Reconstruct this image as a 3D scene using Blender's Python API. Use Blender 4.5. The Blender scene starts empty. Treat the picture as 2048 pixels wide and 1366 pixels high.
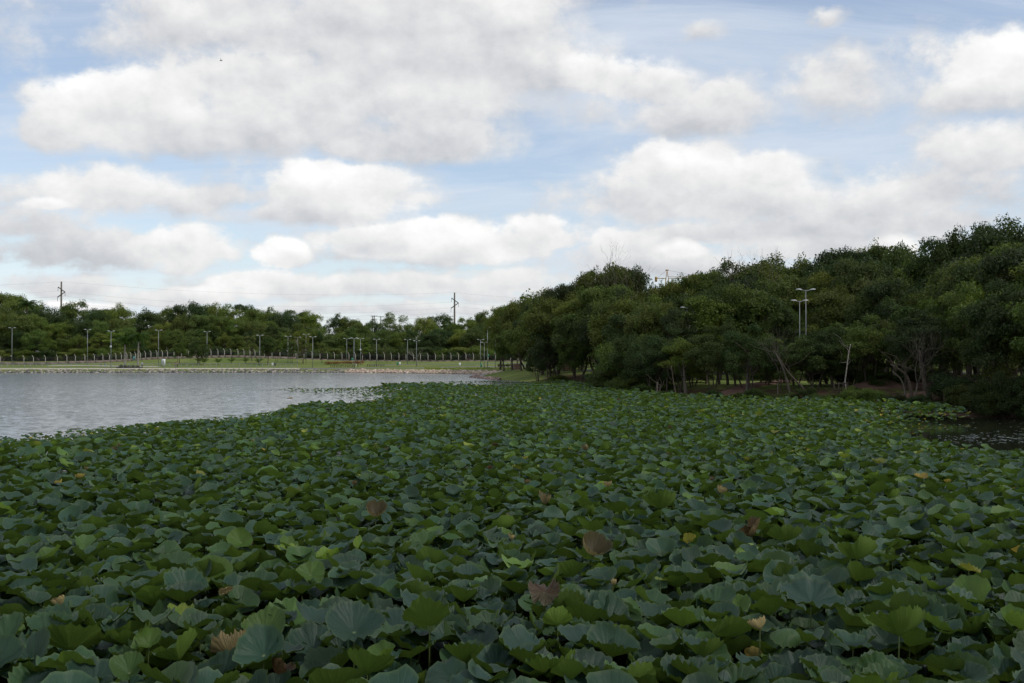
import bpy, math, random
import numpy as np
from math import radians, sin, cos, pi, sqrt, atan2

# ------------------------------------------------------------------ camera, sky, sun, exposure
C = bpy.context.scene.collection
SC = bpy.context.scene
F = 1991.0            # focal length in photo pixels (2048 wide)
CX, HY = 1024.0, 710.0
CH = 3.6              # eye height above the water
cam_d = bpy.data.cameras.new("camera"); cam = bpy.data.objects.new("camera", cam_d); C.objects.link(cam)
cam_d.lens = 35.0; cam_d.sensor_width = 36.0; cam_d.clip_start = 0.1; cam_d.clip_end = 9000
cam.location = (0, 0, CH); cam.rotation_euler = (radians(90) + math.atan(27.0 / F), 0, 0)
SC.camera = cam
SC.view_settings.view_transform = 'Standard'; SC.view_settings.look = 'None'
SC.view_settings.exposure = 0.0; SC.view_settings.gamma = 1.0
SC.view_settings.use_curve_mapping = False
SC.cycles.max_bounces = 8; SC.cycles.transparent_max_bounces = 8
SC.cycles.diffuse_bounces = 3; SC.cycles.glossy_bounces = 3; SC.cycles.transmission_bounces = 3

SUN_EL, SUN_AZ = 46.0, 115.0      # azimuth from the view axis, towards the right
sd = bpy.data.lights.new("sun", 'SUN'); sun = bpy.data.objects.new("sun", sd); C.objects.link(sun)
sd.energy = 1.5; sd.angle = radians(8); sd.color = (1.0, 0.95, 0.86)
sun.rotation_euler = (radians(90 - SUN_EL), 0, radians(180 - SUN_AZ))
SKY_STRENGTH = 0.13


class X:
    """small arithmetic wrapper that makes Math nodes"""
    nt = None
    def __init__(s, v): s.v = v
    @staticmethod
    def m(op, *a, clamp=False):
        n = X.nt.nodes.new('ShaderNodeMath'); n.operation = op; n.use_clamp = clamp
        for i, q in enumerate(a):
            q = q.v if isinstance(q, X) else q
            if isinstance(q, (int, float)): n.inputs[i].default_value = q
            else: X.nt.links.new(q, n.inputs[i])
        return X(n.outputs[0])
    def __add__(s, o): return X.m('ADD', s, o)
    __radd__ = __add__
    def __sub__(s, o): return X.m('SUBTRACT', s, o)
    def __rsub__(s, o): return X.m('SUBTRACT', o, s)
    def __mul__(s, o): return X.m('MULTIPLY', s, o)
    __rmul__ = __mul__
    def __truediv__(s, o): return X.m('DIVIDE', s, o)
    def __rtruediv__(s, o): return X.m('DIVIDE', o, s)
    def max(s, o): return X.m('MAXIMUM', s, o)
    def min(s, o): return X.m('MINIMUM', s, o)
    def sm(s, a, b, lo=0.0, hi=1.0):
        n = X.nt.nodes.new('ShaderNodeMapRange'); n.interpolation_type = 'SMOOTHSTEP'
        n.inputs['From Min'].default_value = a; n.inputs['From Max'].default_value = b
        n.inputs['To Min'].default_value = lo; n.inputs['To Max'].default_value = hi
        X.nt.links.new(s.v, n.inputs['Value']); return X(n.outputs['Result'])


def noise(vec, scale, detail=5, rough=0.5, dist=0.0, out='Fac'):
    n = X.nt.nodes.new('ShaderNodeTexNoise')
    n.inputs['Scale'].default_value = scale; n.inputs['Detail'].default_value = detail
    n.inputs['Roughness'].default_value = rough; n.inputs['Distortion'].default_value = dist
    X.nt.links.new(vec, n.inputs['Vector'])
    return X(n.outputs[out])


def comb(x, y, z):
    n = X.nt.nodes.new('ShaderNodeCombineXYZ')
    for i, q in enumerate((x, y, z)):
        q = q.v if isinstance(q, X) else q
        if isinstance(q, (int, float)): n.inputs[i].default_value = q
        else: X.nt.links.new(q, n.inputs[i])
    return n.outputs[0]


def mixc(fac, a, b, mode='MIX'):
    n = X.nt.nodes.new('ShaderNodeMix'); n.data_type = 'RGBA'; n.blend_type = mode
    for idx, q in ((0, fac), (6, a), (7, b)):
        q = q.v if isinstance(q, X) else q
        if isinstance(q, (int, float)): n.inputs[idx].default_value = q
        elif isinstance(q, tuple): n.inputs[idx].default_value = q if len(q) == 4 else q + (1,)
        else: X.nt.links.new(q, n.inputs[idx])
    return n.outputs[2]


def build_world():
    w = bpy.data.worlds.new("World"); SC.world = w; w.use_nodes = True
    nt = w.node_tree; nt.nodes.clear(); X.nt = nt
    out = nt.nodes.new('ShaderNodeOutputWorld'); bg = nt.nodes.new('ShaderNodeBackground')
    nt.links.new(bg.outputs[0], out.inputs[0]); bg.inputs['Strength'].default_value = SKY_STRENGTH
    sky = nt.nodes.new('ShaderNodeTexSky'); sky.sky_type = 'NISHITA'; sky.sun_disc = False
    sky.sun_elevation = radians(SUN_EL); sky.sun_rotation = radians(SUN_AZ)
    sky.altitude = 200; sky.air_density = 1.0; sky.dust_density = 0.6; sky.ozone_density = 1.5
    tc = nt.nodes.new('ShaderNodeTexCoord'); sp = nt.nodes.new('ShaderNodeSeparateXYZ')
    nt.links.new(tc.outputs['Generated'], sp.inputs[0])
    dx, dy, dz = X(sp.outputs[0]), X(sp.outputs[1]), X(sp.outputs[2])
    yy = dy.max(0.12)
    u0, v0 = dx / yy, dz / yy                   # bearing and height on the sky, straight ahead
    el = dz.max(0.0)
    # perspective-like coordinates of a cloud layer, seamless all round
    k = 1.0 / (el + 0.16)
    P = comb(dx * k, dy * k, el * 5.0)
    Q = comb(dx, dy, dz * 1.35)
    wn = nt.nodes.new('ShaderNodeTexNoise'); wn.inputs['Scale'].default_value = 5.5
    wn.inputs['Detail'].default_value = 7; wn.inputs['Roughness'].default_value = 0.58
    nt.links.new(Q, wn.inputs['Vector'])
    ws = nt.nodes.new('ShaderNodeSeparateColor'); nt.links.new(wn.outputs['Color'], ws.inputs[0])
    low = el.sm(0.02, 0.3, 0.35, 1.0)
    u = u0 + (X(ws.outputs[0]) - 0.5) * 0.16 * low
    v = v0 + (X(ws.outputs[1]) - 0.5) * 0.085 * low
    # (px, py, rx, ry, top brightness, softness)
    CL = [
        (640, 60, 560, 130, .06, .55), (690, 120, 120, 60, .42, .5), (450, 150, 130, 60, .35, .5), (1000, 60, 130, 70, .3, .5), (300, 40, 180, 70, .25, .6), (880, 200, 130, 60, .28, .5), (560, 190, 330, 110, .22, .5), (900, 130, 290, 150, .12, .5), (330, 60, 240, 110, .1, .6),
        (240, 235, 230, 85, .42, .3), (80, 270, 120, 60, .3, .3), (560, 265, 400, 70, .05, .5), (790, 285, 190, 55, .1, .4),
        (1260, 165, 130, 70, .35, .35), (1420, 205, 110, 55, .15, .5), (1330, 230, 200, 50, .0, .7),
        (1680, 195, 120, 65, .1, .8), (2000, 130, 170, 85, .5, .3), (1950, 190, 160, 50, .1, .6), (1390, 50, 60, 25, .1, .9), (1690, 55, 30, 20, .1, .9),
        (1340, 335, 130, 60, .4, .35), (1520, 345, 90, 60, .25, .45), (1290, 400, 190, 60, .2, .4), (1500, 400, 220, 55, .1, .5),
        (1850, 385, 230, 80, .1, .7), (1720, 430, 200, 60, .0, .7), (1600, 470, 330, 50, .05, .6), (1980, 300, 160, 60, .15, .9),
        (230, 385, 170, 60, .3, .4), (420, 400, 140, 50, .05, .6), (90, 412, 50, 15, .5, .4),
        (670, 395, 180, 72, .5, .28), (600, 440, 160, 30, .05, .5),
        (890, 490, 240, 52, .5, .25), (1060, 480, 110, 36, .42, .25), (740, 492, 80, 30, -.1, .4),
        (370, 500, 110, 48, .42, .28), (140, 500, 210, 48, -.05, .45), (60, 460, 120, 40, .0, .5),
        (555, 520, 58, 36, .75, .18), (500, 562, 80, 26, .5, .3), (620, 580, 220, 26, .3, .35), (880, 575, 260, 30, .3, .35),
        (1010, 560, 180, 26, .1, .5), (1260, 500, 110, 40, .3, .35), (1385, 502, 42, 26, .85, .18), (1300, 535, 250, 40, .05, .5),
        (1790, 488, 62, 26, .95, .15), (1600, 500, 200, 30, .3, .4), (1900, 440, 140, 40, .1, .6), (140, 575, 180, 26, .1, .5),
        (330, 590, 160, 22, .35, .4), (160, 610, 90, 12, .7, .4), (330, 630, 60, 10, .7, .4), (760, 620, 300, 16, .1, .6), (1100, 600, 160, 20, .1, .6),
    ]
    field = None; W = None; T = None
    for (px, py, rx, ry, br, so) in CL:
        cu, cv = (px - CX) / F, (HY - py) / F
        du = (u - cu) * (F / rx / 1.12)
        ev = (v - cv) * (F / ry / 1.12)
        e2 = ev.max(ev * (-1.45))
        q = X.m('SQRT', du * du + e2 * e2)
        f = 1.0 - q
        f = f * (0.55 / (0.25 + so))
        field = f if field is None else X.m('SMOOTH_MAX', field, f, 0.08)
        wgt = q.sm(1.15, 0.25)
        t = wgt * (ev * 0.34 + br)
        W = wgt if W is None else W + wgt
        T = t if T is None else T + t
    shade = T / (W + 0.15)
    # elsewhere than straight ahead the sky goes on with the same kind of cloud
    off = X.m('ABSOLUTE', u0).sm(0.5, 0.75).max(v0.sm(0.36, 0.55)).max(dy.sm(0.3, 0.1))
    gen = noise(P, 1.1, 3, 0.5).sm(0.38, 0.68, -0.6, 0.9)
    field = field * (1.0 - off) + gen * off
    shade = shade * (1.0 - off) + 0.12 * off
    fine = noise(Q, 11, 9, 0.6) - 0.5
    fine2 = noise(Q, 30, 6, 0.6) - 0.5
    lowf = (noise(comb(dx, dy, dz * 1.7), 26, 7, 0.58) - 0.5) * el.sm(0.26, 0.05)
    D = field + fine * 1.7 + fine2 * 0.7 + lowf * 1.6
    D2 = D * (shade.max(0.0) * 1.2 + 1.0)
    mask = D2.sm(-0.26, 0.40)
    # relief: compare the billows with the billows a little higher up and to the sun side
    Qo = comb(dx + 0.012, dy, dz * 1.35 + 0.024)
    rel = (noise(Q, 11, 6, 0.55) - noise(Qo, 11, 6, 0.55)) * 2.6 + (noise(Q, 30, 5, 0.6) - noise(comb(dx + 0.004, dy, dz * 1.35 + 0.010), 30, 5, 0.6)) * 0.7
    thick = D.sm(0.25, 1.5)
    bri = 0.70 + shade * 0.50 + rel * 0.26 - thick * 0.09
    bri = bri.max(0.58).min(1.02)
    k10 = 1.0 / SKY_STRENGTH
    warm = bri.sm(0.55, 0.9)
    ccol = mixc(warm, (0.965, 0.99, 1.045), (1.0, 0.998, 0.99))
    cc = nt.nodes.new('ShaderNodeVectorMath'); cc.operation = 'SCALE'
    nt.links.new(ccol, cc.inputs[0]); nt.links.new((bri * k10).v, cc.inputs['Scale'])
    # thin high veil streaks
    S = comb(dx * k * 0.6, dy * k * 1.6, el)
    veil = noise(S, 1.3, 9, 0.62, 0.8).sm(0.34, 0.70, 0.24, 0.85)
    hz = el.sm(0.0, 0.20, 0.72, 0.0)
    veil = veil.max(hz)
    tint = mixc(1.0, sky.outputs[0], (1.22, 1.16, 1.12), 'MULTIPLY')
    vc = tuple(c * k10 for c in (0.70, 0.77, 0.87))
    base = mixc(veil, tint, vc)
    col = mixc(mask * 0.97, base, cc.outputs[0])
    nt.links.new(col, bg.inputs['Color'])


build_world()

# ------------------------------------------------------------------ helpers
rng = np.random.default_rng(7)
random.seed(7)


def at(px, d, z=0.0):
    return ((px - CX) / F * d, d, z)


def dist_of(py, z):
    return F * (CH - z) / (py - HY)


def z_of(py, d):
    return CH - (py - HY) * d / F


def tag(o, label=None, cat=None, group=None, kind=None):
    if label: o['label'] = label
    if cat: o['category'] = cat
    if group: o['group'] = group
    if kind: o['kind'] = kind
    return o


def empty(name, loc, rz=0.0, sc=1.0):
    o = bpy.data.objects.new(name, None); C.objects.link(o)
    o.location = loc; o.rotation_euler = (0, 0, rz); o.scale = (sc, sc, sc) if not isinstance(sc, tuple) else sc
    o.empty_display_size = 0.1
    return o


def mesh_arrays(name, V, faces, smooth=False, attrs=None, uv=None, mats=None, midx=None):
    me = bpy.data.meshes.new(name)
    V = np.asarray(V, dtype=np.float32)
    faces = [np.asarray(f, dtype=np.int32) for f in faces if len(f)]
    loops = np.concatenate([f.ravel() for f in faces])
    tot = np.concatenate([np.full(len(f), f.shape[1], dtype=np.int32) for f in faces])
    start = np.concatenate([[0], np.cumsum(tot)[:-1]]).astype(np.int32)
    me.vertices.add(len(V)); me.vertices.foreach_set('co', V.ravel())
    me.loops.add(len(loops)); me.loops.foreach_set('vertex_index', loops)
    me.polygons.add(len(tot)); me.polygons.foreach_set('loop_start', start); me.polygons.foreach_set('loop_total', tot)
    if smooth: me.polygons.foreach_set('use_smooth', np.ones(len(tot), dtype=bool))
    me.update(calc_edges=True)
    for k, a in (attrs or {}).items():
        at_ = me.attributes.new(k, 'FLOAT', 'POINT'); at_.data.foreach_set('value', np.asarray(a, dtype=np.float32).ravel())
    if uv is not None:
        l = me.uv_layers.new(name='UVMap'); l.data.foreach_set('uv', np.asarray(uv, dtype=np.float32)[loops].ravel())
    for m in (mats or []): me.materials.append(m)
    if midx is not None: me.polygons.foreach_set('material_index', np.asarray(midx, dtype=np.int32))
    return me


def link(name, me, parent=None, loc=(0, 0, 0)):
    o = bpy.data.objects.new(name, me); C.objects.link(o); o.location = loc
    if parent is not None: o.parent = parent
    return o


class MB:
    """collects tubes and boxes into one mesh"""
    def __init__(s): s.V = []; s.Q = []; s.T = []; s.n = 0
    def add(s, V, Q=(), T=()):
        V = np.asarray(V, float)
        if len(Q): s.Q.append(np.asarray(Q) + s.n)
        if len(T): s.T.append(np.asarray(T) + s.n)
        s.V.append(V); s.n += len(V)
    def box(s, c, sz, rz=0.0, rot=None):
        x, y, z = (q / 2 for q in sz)
        v = np.array([[i * x, j * y, k * z] for k in (-1, 1) for j in (-1, 1) for i in (-1, 1)])
        if rot is not None: v = v @ np.asarray(rot).T
        if rz: v = v @ np.array([[cos(rz), sin(rz), 0], [-sin(rz), cos(rz), 0], [0, 0, 1]])
        s.add(v + np.asarray(c), [[0, 2, 3, 1], [4, 5, 7, 6], [0, 1, 5, 4], [2, 6, 7, 3], [0, 4, 6, 2], [1, 3, 7, 5]])
    def tube(s, pts, rad, n=6, cap=True):
        pts = np.asarray(pts, float); m = len(pts)
        rad = np.full(m, rad) if np.isscalar(rad) else np.asarray(rad, float)
        tan = np.gradient(pts, axis=0); tan /= np.linalg.norm(tan, axis=1)[:, None] + 1e-9
        ref = np.array([0.0, 0.0, 1.0]) if abs(tan[0][2]) < 0.9 else np.array([1.0, 0.0, 0.0])
        V = []
        a = np.arange(n) * 2 * pi / n
        for i in range(m):
            e1 = np.cross(tan[i], ref); e1 /= np.linalg.norm(e1) + 1e-9
            e2 = np.cross(tan[i], e1)
            V.append(pts[i] + rad[i] * (np.cos(a)[:, None] * e1 + np.sin(a)[:, None] * e2))
            ref = np.cross(e1, tan[i])
        V = np.concatenate(V)
        q = []
        for i in range(m - 1):
            for j in range(n):
                k = (j + 1) % n
                q.append([i * n + j, i * n + k, (i + 1) * n + k, (i + 1) * n + j])
        t = []
        if cap:
            V = np.concatenate([V, pts[-1:], pts[:1]])
            for j in range(n):
                t.append([(m - 1) * n + j, (m - 1) * n + (j + 1) % n, m * n])
                t.append([(j + 1) % n, j, m * n + 1])
        s.add(V, q, t)
    def bar(s, a, b, w): s.tube([a, b], w, 4)
    def mesh(s, name, mat, smooth=False):
        V = np.concatenate(s.V); fs = []
        if s.Q: fs.append(np.concatenate(s.Q))
        if s.T: fs.append(np.concatenate(s.T))
        return mesh_arrays(name, V, fs, smooth, mats=[mat])
    def build(s, name, mat, parent=None, loc=(0, 0, 0), smooth=False):
        return link(name, s.mesh(name, mat, smooth), parent, loc)


# ------------------------------------------------------------------ materials
def mat(name):
    m = bpy.data.materials.new(name); m.use_nodes = True; nt = m.node_tree; nt.nodes.clear(); X.nt = nt
    out = nt.nodes.new('ShaderNodeOutputMaterial'); return m, nt, out


def pbsdf(nt, col, rough=0.6, spec=0.4, bump=None, bstr=0.3, bdist=0.02, metal=0.0):
    p = nt.nodes.new('ShaderNodeBsdfPrincipled')
    if isinstance(col, tuple): p.inputs['Base Color'].default_value = col + (1,)
    else: nt.links.new(col, p.inputs['Base Color'])
    if isinstance(rough, (int, float)): p.inputs['Roughness'].default_value = rough
    else: nt.links.new(rough.v, p.inputs['Roughness'])
    p.inputs['Specular IOR Level'].default_value = spec; p.inputs['Metallic'].default_value = metal
    if bump is not None:
        b = nt.nodes.new('ShaderNodeBump'); b.inputs['Strength'].default_value = bstr; b.inputs['Distance'].default_value = bdist
        nt.links.new(bump.v, b.inputs['Height']); nt.links.new(b.outputs[0], p.inputs['Normal'])
    return p


def simple(name, c, var=0.25, scale=3.0, rough=0.7, spec=0.3, bdist=0.01, metal=0.0):
    m, nt, out = mat(name)
    tc = nt.nodes.new('ShaderNodeTexCoord')
    n1 = noise(tc.outputs['Object'], scale, 6, 0.6)
    lo = tuple(q * (1 - var) for q in c); hi = tuple(min(1, q * (1 + var)) for q in c)
    col = mixc(n1.sm(0.3, 0.7), lo, hi)
    p = pbsdf(nt, col, rough, spec, n1, 0.3, bdist, metal)
    nt.links.new(p.outputs[0], out.inputs[0]); return m


def attr(name):
    n = X.nt.nodes.new('ShaderNodeAttribute'); n.attribute_name = name; return X(n.outputs['Fac'])


def ramp(fac, stops):
    n = X.nt.nodes.new('ShaderNodeValToRGB'); cr = n.color_ramp
    while len(cr.elements) < len(stops): cr.elements.new(0.5)
    for e, (p, c) in zip(cr.elements, stops): e.position = p; e.color = c + (1,)
    X.nt.links.new(fac.v, n.inputs[0]); return n.outputs[0]


def scalec(col, f):
    n = X.nt.nodes.new('ShaderNodeVectorMath'); n.operation = 'SCALE'
    X.nt.links.new(col, n.inputs[0])
    if isinstance(f, X): X.nt.links.new(f.v, n.inputs['Scale'])
    else: n.inputs['Scale'].default_value = f
    return n.outputs[0]


def lotus_material():
    m, nt, out = mat('lotus_leaf')
    uvn = nt.nodes.new('ShaderNodeUVMap'); sp = nt.nodes.new('ShaderNodeSeparateXYZ'); nt.links.new(uvn.outputs[0], sp.inputs[0])
    ux, uy = X(sp.outputs[0]), X(sp.outputs[1])
    ang = X.m('ARCTAN2', uy, ux); r = X.m('SQRT', ux * ux + uy * uy)
    tc = nt.nodes.new('ShaderNodeTexCoord')
    n1 = noise(tc.outputs['Object'], 5, 5, 0.6)
    wob = ang + (noise(uvn.outputs[0], 2.2, 4) - 0.5) * 0.5
    vs = X.m('ABSOLUTE', X.m('SINE', wob * 10.5))
    vein = vs.sm(0.0, 0.22, 1.0, 0.0) * r.sm(0.02, 0.12) * r.sm(1.0, 0.75, 0.25, 1.0)
    vs2 = X.m('ABSOLUTE', X.m('SINE', wob * 21 + 0.7)).sm(0.0, 0.3, 1.0, 0.0) * r.sm(0.45, 0.6)
    age = attr('age'); tint = attr('tint')
    agev = age + ((n1 - 0.5) * 0.12 + r.sm(0.93, 1.0) * (noise(uvn.outputs[0], 2.2, 3)).sm(0.5, 0.7) * 0.22) * age.sm(0.88, 0.66, 0.25, 1.0)
    top = ramp(agev, [(0.0, (.016, .043, .036)), (.3, (.023, .059, .029)), (.5, (.048, .098, .022)), (.64, (.095, .160, .022)), (.78, (.40, .29, .045)), (.85, (.048, .040, .013)), (1.0, (.085, .042, .018))])
    und = ramp(agev, [(0.0, (.056, .092, .012)), (.3, (.066, .108, .013)), (.5, (.085, .140, .018)), (.64, (.125, .200, .022)), (.8, (.45, .34, .06)), (.88, (.27, .22, .095)), (1.0, (.10, .060, .022))])
    gm = nt.nodes.new('ShaderNodeNewGeometry')
    back = X(gm.outputs['Backfacing'])
    # the powdery wax bloom lies unevenly on the upper side
    bloom = noise(tc.outputs['Object'], 2.3, 4, 0.6).sm(0.3, 0.75, 0.0, 0.38)
    top = mixc(bloom * age.sm(0.4, 0.2), top, (.034, .070, .070))
    mott = noise(tc.outputs['Object'], 1.1, 3, 0.5).sm(0.35, 0.65)
    top = mixc(mott * 0.35, top, (.034, .068, .024))
    top = mixc(r.sm(0.09, 0.03) * 0.7, top, (.16, .20, .09))
    top = mixc(r.sm(0.86, 1.0) * 0.35, top, (.085, .125, .045))
    spots = noise(uvn.outputs[0], 9, 2, 0.5).sm(0.70, 0.76) * noise(tc.outputs['Object'], 0.8, 2).sm(0.5, 0.62)
    top = mixc(spots * 0.7, top, (.13, .085, .035))
    col = mixc(back, top, und)
    stripe = X.m('SINE', wob * 34 + n1 * 3) * 0.5 + 0.5
    col = scalec(col, 1.0 - age.sm(0.74, 0.86) * (stripe * 0.55 + (noise(uvn.outputs[0], 5, 4) - .5) * .7))
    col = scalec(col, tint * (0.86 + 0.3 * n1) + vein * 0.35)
    bump = vs * 0.28 * r.sm(0.05, 0.5) - vein * 0.35 + n1 * 0.35 + vs2 * -0.15 + noise(uvn.outputs[0], 14, 3, 0.6) * 0.25
    p = pbsdf(nt, col, back * 0.18 + 0.52, 0.32, bump, 0.55, 0.012)
    tr = nt.nodes.new('ShaderNodeBsdfTranslucent'); nt.links.new(scalec(und, tint * 1.15), tr.inputs[0])
    mx = nt.nodes.new('ShaderNodeMixShader'); mx.inputs[0].default_value = 0.24
    nt.links.new(p.outputs[0], mx.inputs[1]); nt.links.new(tr.outputs[0], mx.inputs[2])
    nt.links.new(mx.outputs[0], out.inputs[0]); return m


def crown_material():
    m, nt, out = mat('tree_foliage')
    oi = nt.nodes.new('ShaderNodeObjectInfo')
    v = attr('leafv'); cl = attr('clumpv')
    base = mixc(v, (.038, .066, .017), (.088, .135, .030))
    base = mixc(cl * 0.6, base, (.105, .130, .036))
    col = mixc(1.0, base, oi.outputs['Color'], 'MULTIPLY')
    p = pbsdf(nt, col, 0.6, 0.25)
    tr = nt.nodes.new('ShaderNodeBsdfTranslucent'); nt.links.new(scalec(col, 1.3), tr.inputs[0])
    mx = nt.nodes.new('ShaderNodeMixShader'); mx.inputs[0].default_value = 0.35
    nt.links.new(p.outputs[0], mx.inputs[1]); nt.links.new(tr.outputs[0], mx.inputs[2])
    nt.links.new(mx.outputs[0], out.inputs[0]); return m


def ground_material():
    m, nt, out = mat('ground')
    tc = nt.nodes.new('ShaderNodeTexCoord'); g = tc.outputs['Object']
    n1 = noise(g, 0.15, 6, 0.6); n2 = noise(g, 1.2, 6, 0.65); n3 = noise(g, 9, 4, 0.6)
    soil = attr('soil')
    grass = mixc(n1.sm(.35, .65), (.120, .175, .038), (.220, .240, .070))
    grass = mixc(n2.sm(.45, .8), grass, (.26, .25, .105))
    grass = mixc(n3.sm(.3, .7) * 0.5, grass, (.060, .100, .020))
    dirt = mixc(n2.sm(.3, .7), (.060, .038, .026), (.11, .068, .046))
    dirt = mixc(n3.sm(.4, .7) * 0.6, dirt, (.050, .038, .022))
    f = (soil + (n2 - 0.5) * 0.8 + (n1 - .5) * .6).sm(0.35, 0.65)
    col = mixc(f, grass, dirt)
    p = pbsdf(nt, col, 0.95, 0.1, n3 + n2 * 2, 0.8, 0.08)
    nt.links.new(p.outputs[0], out.inputs[0]); return m


def water_material():
    m, nt, out = mat('water')
    tc = nt.nodes.new('ShaderNodeTexCoord')
    mp = nt.nodes.new('ShaderNodeMapping'); mp.inputs['Scale'].default_value = (0.45, 1.0, 1.0); mp.inputs['Rotation'].default_value = (0, 0, 0.12)
    nt.links.new(tc.outputs['Object'], mp.inputs[0])
    def slope(scale, det):
        n = nt.nodes.new('ShaderNodeTexNoise'); n.inputs['Scale'].default_value = scale; n.inputs['Detail'].default_value = det; n.inputs['Roughness'].default_value = .6
        nt.links.new(mp.outputs[0], n.inputs['Vector']); q = nt.nodes.new('ShaderNodeSeparateColor'); nt.links.new(n.outputs['Color'], q.inputs[0])
        return X(q.outputs[0]) - .5, X(q.outputs[1]) - .5
    ax_, ay_ = slope(5.0, 3); bx_, by_ = slope(1.5, 3)
    c = noise(mp.outputs[0], 0.07, 4, 0.6)
    calm_shade = attr('calm_shade')
    amp = c.sm(0.35, 0.65, 0.75, 1.15) * (1.0 - calm_shade * 0.955)
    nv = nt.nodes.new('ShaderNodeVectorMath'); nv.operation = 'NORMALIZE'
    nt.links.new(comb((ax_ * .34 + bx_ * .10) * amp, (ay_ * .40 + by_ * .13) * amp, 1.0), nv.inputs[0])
    p = pbsdf(nt, mixc(calm_shade, (.185, .205, .220), (.016, .018, .011)), calm_shade * -0.10 + 0.16, 0.5)  # base colour holds sky reflection in the open, shade in calm water
    nt.links.new(nv.outputs[0], p.inputs['Normal'])
    p.inputs['IOR'].default_value = 1.33
    nt.links.new(p.outputs[0], out.inputs[0]); return m


def stone_material(name, a, b, scale=2.2):
    m, nt, out = mat(name)
    tc = nt.nodes.new('ShaderNodeTexCoord'); r = attr('rnd')
    n = noise(tc.outputs['Object'], scale, 5, 0.65)
    col = mixc(r, a, b); col = scalec(col, 0.6 + 0.8 * n)
    p = pbsdf(nt, col, 0.9, 0.2, n, 0.6, 0.05); nt.links.new(p.outputs[0], out.inputs[0]); return m


M = dict(
    lotus=lotus_material(), crown=crown_material(), ground=ground_material(), water=water_material(),
    bark=simple('bark', (.085, .068, .052), .35, 6, .9, .15, .03),
    greybark=simple('grey_bark', (.105, .09, .072), .3, 5, .9, .15, .02),
    palebark=simple('pale_bark', (.30, .27, .23), .3, 5, .9, .15, .02),
    stem=simple('lotus_stem', (.075, .10, .03), .3, 20, .6),
    dryleaf=simple('dry_twig', (.30, .22, .13), .3, 20, .8),
    bud=simple('pale_bud', (.50, .52, .30), .2, 20, .6),
    metal=simple('galvanised_metal', (.26, .28, .28), .12, 3, .5, .5, .002, 0.3),
    lampwhite=simple('lamp_head_metal', (.55, .57, .57), .06, 8, .4, .5, .002),
    concrete=simple('concrete', (.42, .39, .34), .2, 4, .9, .2, .01),
    darkpole=simple('weathered_concrete', (.15, .125, .10), .2, 2, .9, .2, .01),
    kerbwall=simple('low_concrete_wall', (.19, .155, .13), .3, 1.2, .9, .2, .02),
    pathstone=simple('pale_paving', (.56, .50, .42), .12, .8, .9, .2, .01),
    asphalt=simple('asphalt', (.17, .165, .165), .15, 2, .9, .2, .01),
    dirtpath=simple('red_dirt', (.17, .105, .078), .2, 1.0, .95, .1, .02),
    wood=simple('dark_wood', (.060, .045, .035), .3, 5, .8, .2, .01),
    white=simple('white_paint', (.78, .79, .79), .04, 3, .5, .4, .001),
    grey=simple('grey_print', (.42, .44, .46), .2, 6, .6, .3, .001),
    green=simple('green_plastic', (.02, .22, .13), .15, 5, .4, .5, .001),
    teal=simple('teal_sign', (.03, .20, .22), .15, 5, .5, .4, .001),
    blue=simple('blue_plastic', (.06, .16, .30), .15, 5, .4, .5, .001),
    brick=simple('brown_brick', (.23, .15, .11), .25, 4, .9, .2, .01),
    mortar=simple('mortar', (.14, .10, .085), .2, 6, .95, .1, .01),
    wire=simple('wire', (.10, .10, .11), .1, 1, .6, .3, .001),
    yellow=simple('crane_paint', (.42, .25, .05), .1, 2, .5, .4, .001),
    redflag=simple('red_cloth', (.45, .045, .02), .15, 4, .8, .2, .005),
    skin=simple('skin', (.32, .19, .13), .1, 8, .6, .3, .001),
    shirtteal=simple('dark_teal_cloth', (.018, .055, .075), .2, 8, .9, .1, .002),
    shirtdark=simple('black_cloth', (.015, .015, .018), .2, 8, .9, .1, .002),
    shirtwhite=simple('white_cloth', (.62, .62, .60), .1, 8, .9, .1, .002),
    shirtred=simple('maroon_cloth', (.18, .03, .05), .2, 8, .9, .1, .002),
    shirttan=simple('tan_cloth', (.40, .26, .20), .2, 8, .9, .1, .002),
    trousers=simple('charcoal_cloth', (.035, .037, .045), .2, 8, .9, .1, .002),
    hair=simple('dark_hair', (.015, .011, .009), .2, 20, .6, .3, .002),
    stone_grey=stone_material('grey_stone', (.09, .085, .08), (.46, .41, .35)),
    stone_pale=stone_material('pale_stone', (.34, .25, .19), (.66, .54, .43)),
    stone_bank=stone_material('bank_stone', (.20, .14, .12), (.40, .31, .27)),
    flower=simple('yellow_flower_hedge', (.36, .34, .03), .6, 8, .8, .2, .01),
    pad=simple('floating_pad', (.11, .12, .10), .4, 3, .35, .5, .004),
)

# ------------------------------------------------------------------ lake outline and ground
def W(px, d): return ((px - CX) / F * d, d)

SHORE = [W(-500, 197), W(-100, 199), W(0, 199), W(400, 203), W(690, 202), W(800, 197), W(880, 192), W(960, 186), W(1010, 181),
         W(985, 173), W(950, 165), W(938, 160), W(965, 150), W(995, 143), W(1040, 136), W(1100, 119), W(1200, 106), W(1228, 88),
         W(1300, 80), W(1400, 75.5), W(1500, 72), W(1600, 69), W(1700, 67), W(1800, 63), W(1900, 59), W(1960, 57), W(2048, 56),
         W(2250, 50), (36, 42), (46, 25), (52, 5), (50, -9), (-60, -9), (-120, 10), (-170, 60), (-175, 130), (-172, 190)]
SHORE = np.array(SHORE)
SHORE[0] = (-165, 197)


def poly_in(x, y, P):
    ins = np.zeros(np.shape(x), bool); n = len(P)
    for i in range(n):
        x1, y1 = P[i]; x2, y2 = P[(i + 1) % n]
        c = ((y1 > y) != (y2 > y)) & (x < (x2 - x1) * (y - y1) / (y2 - y1 + 1e-12) + x1)
        ins ^= c
    return ins


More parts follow.
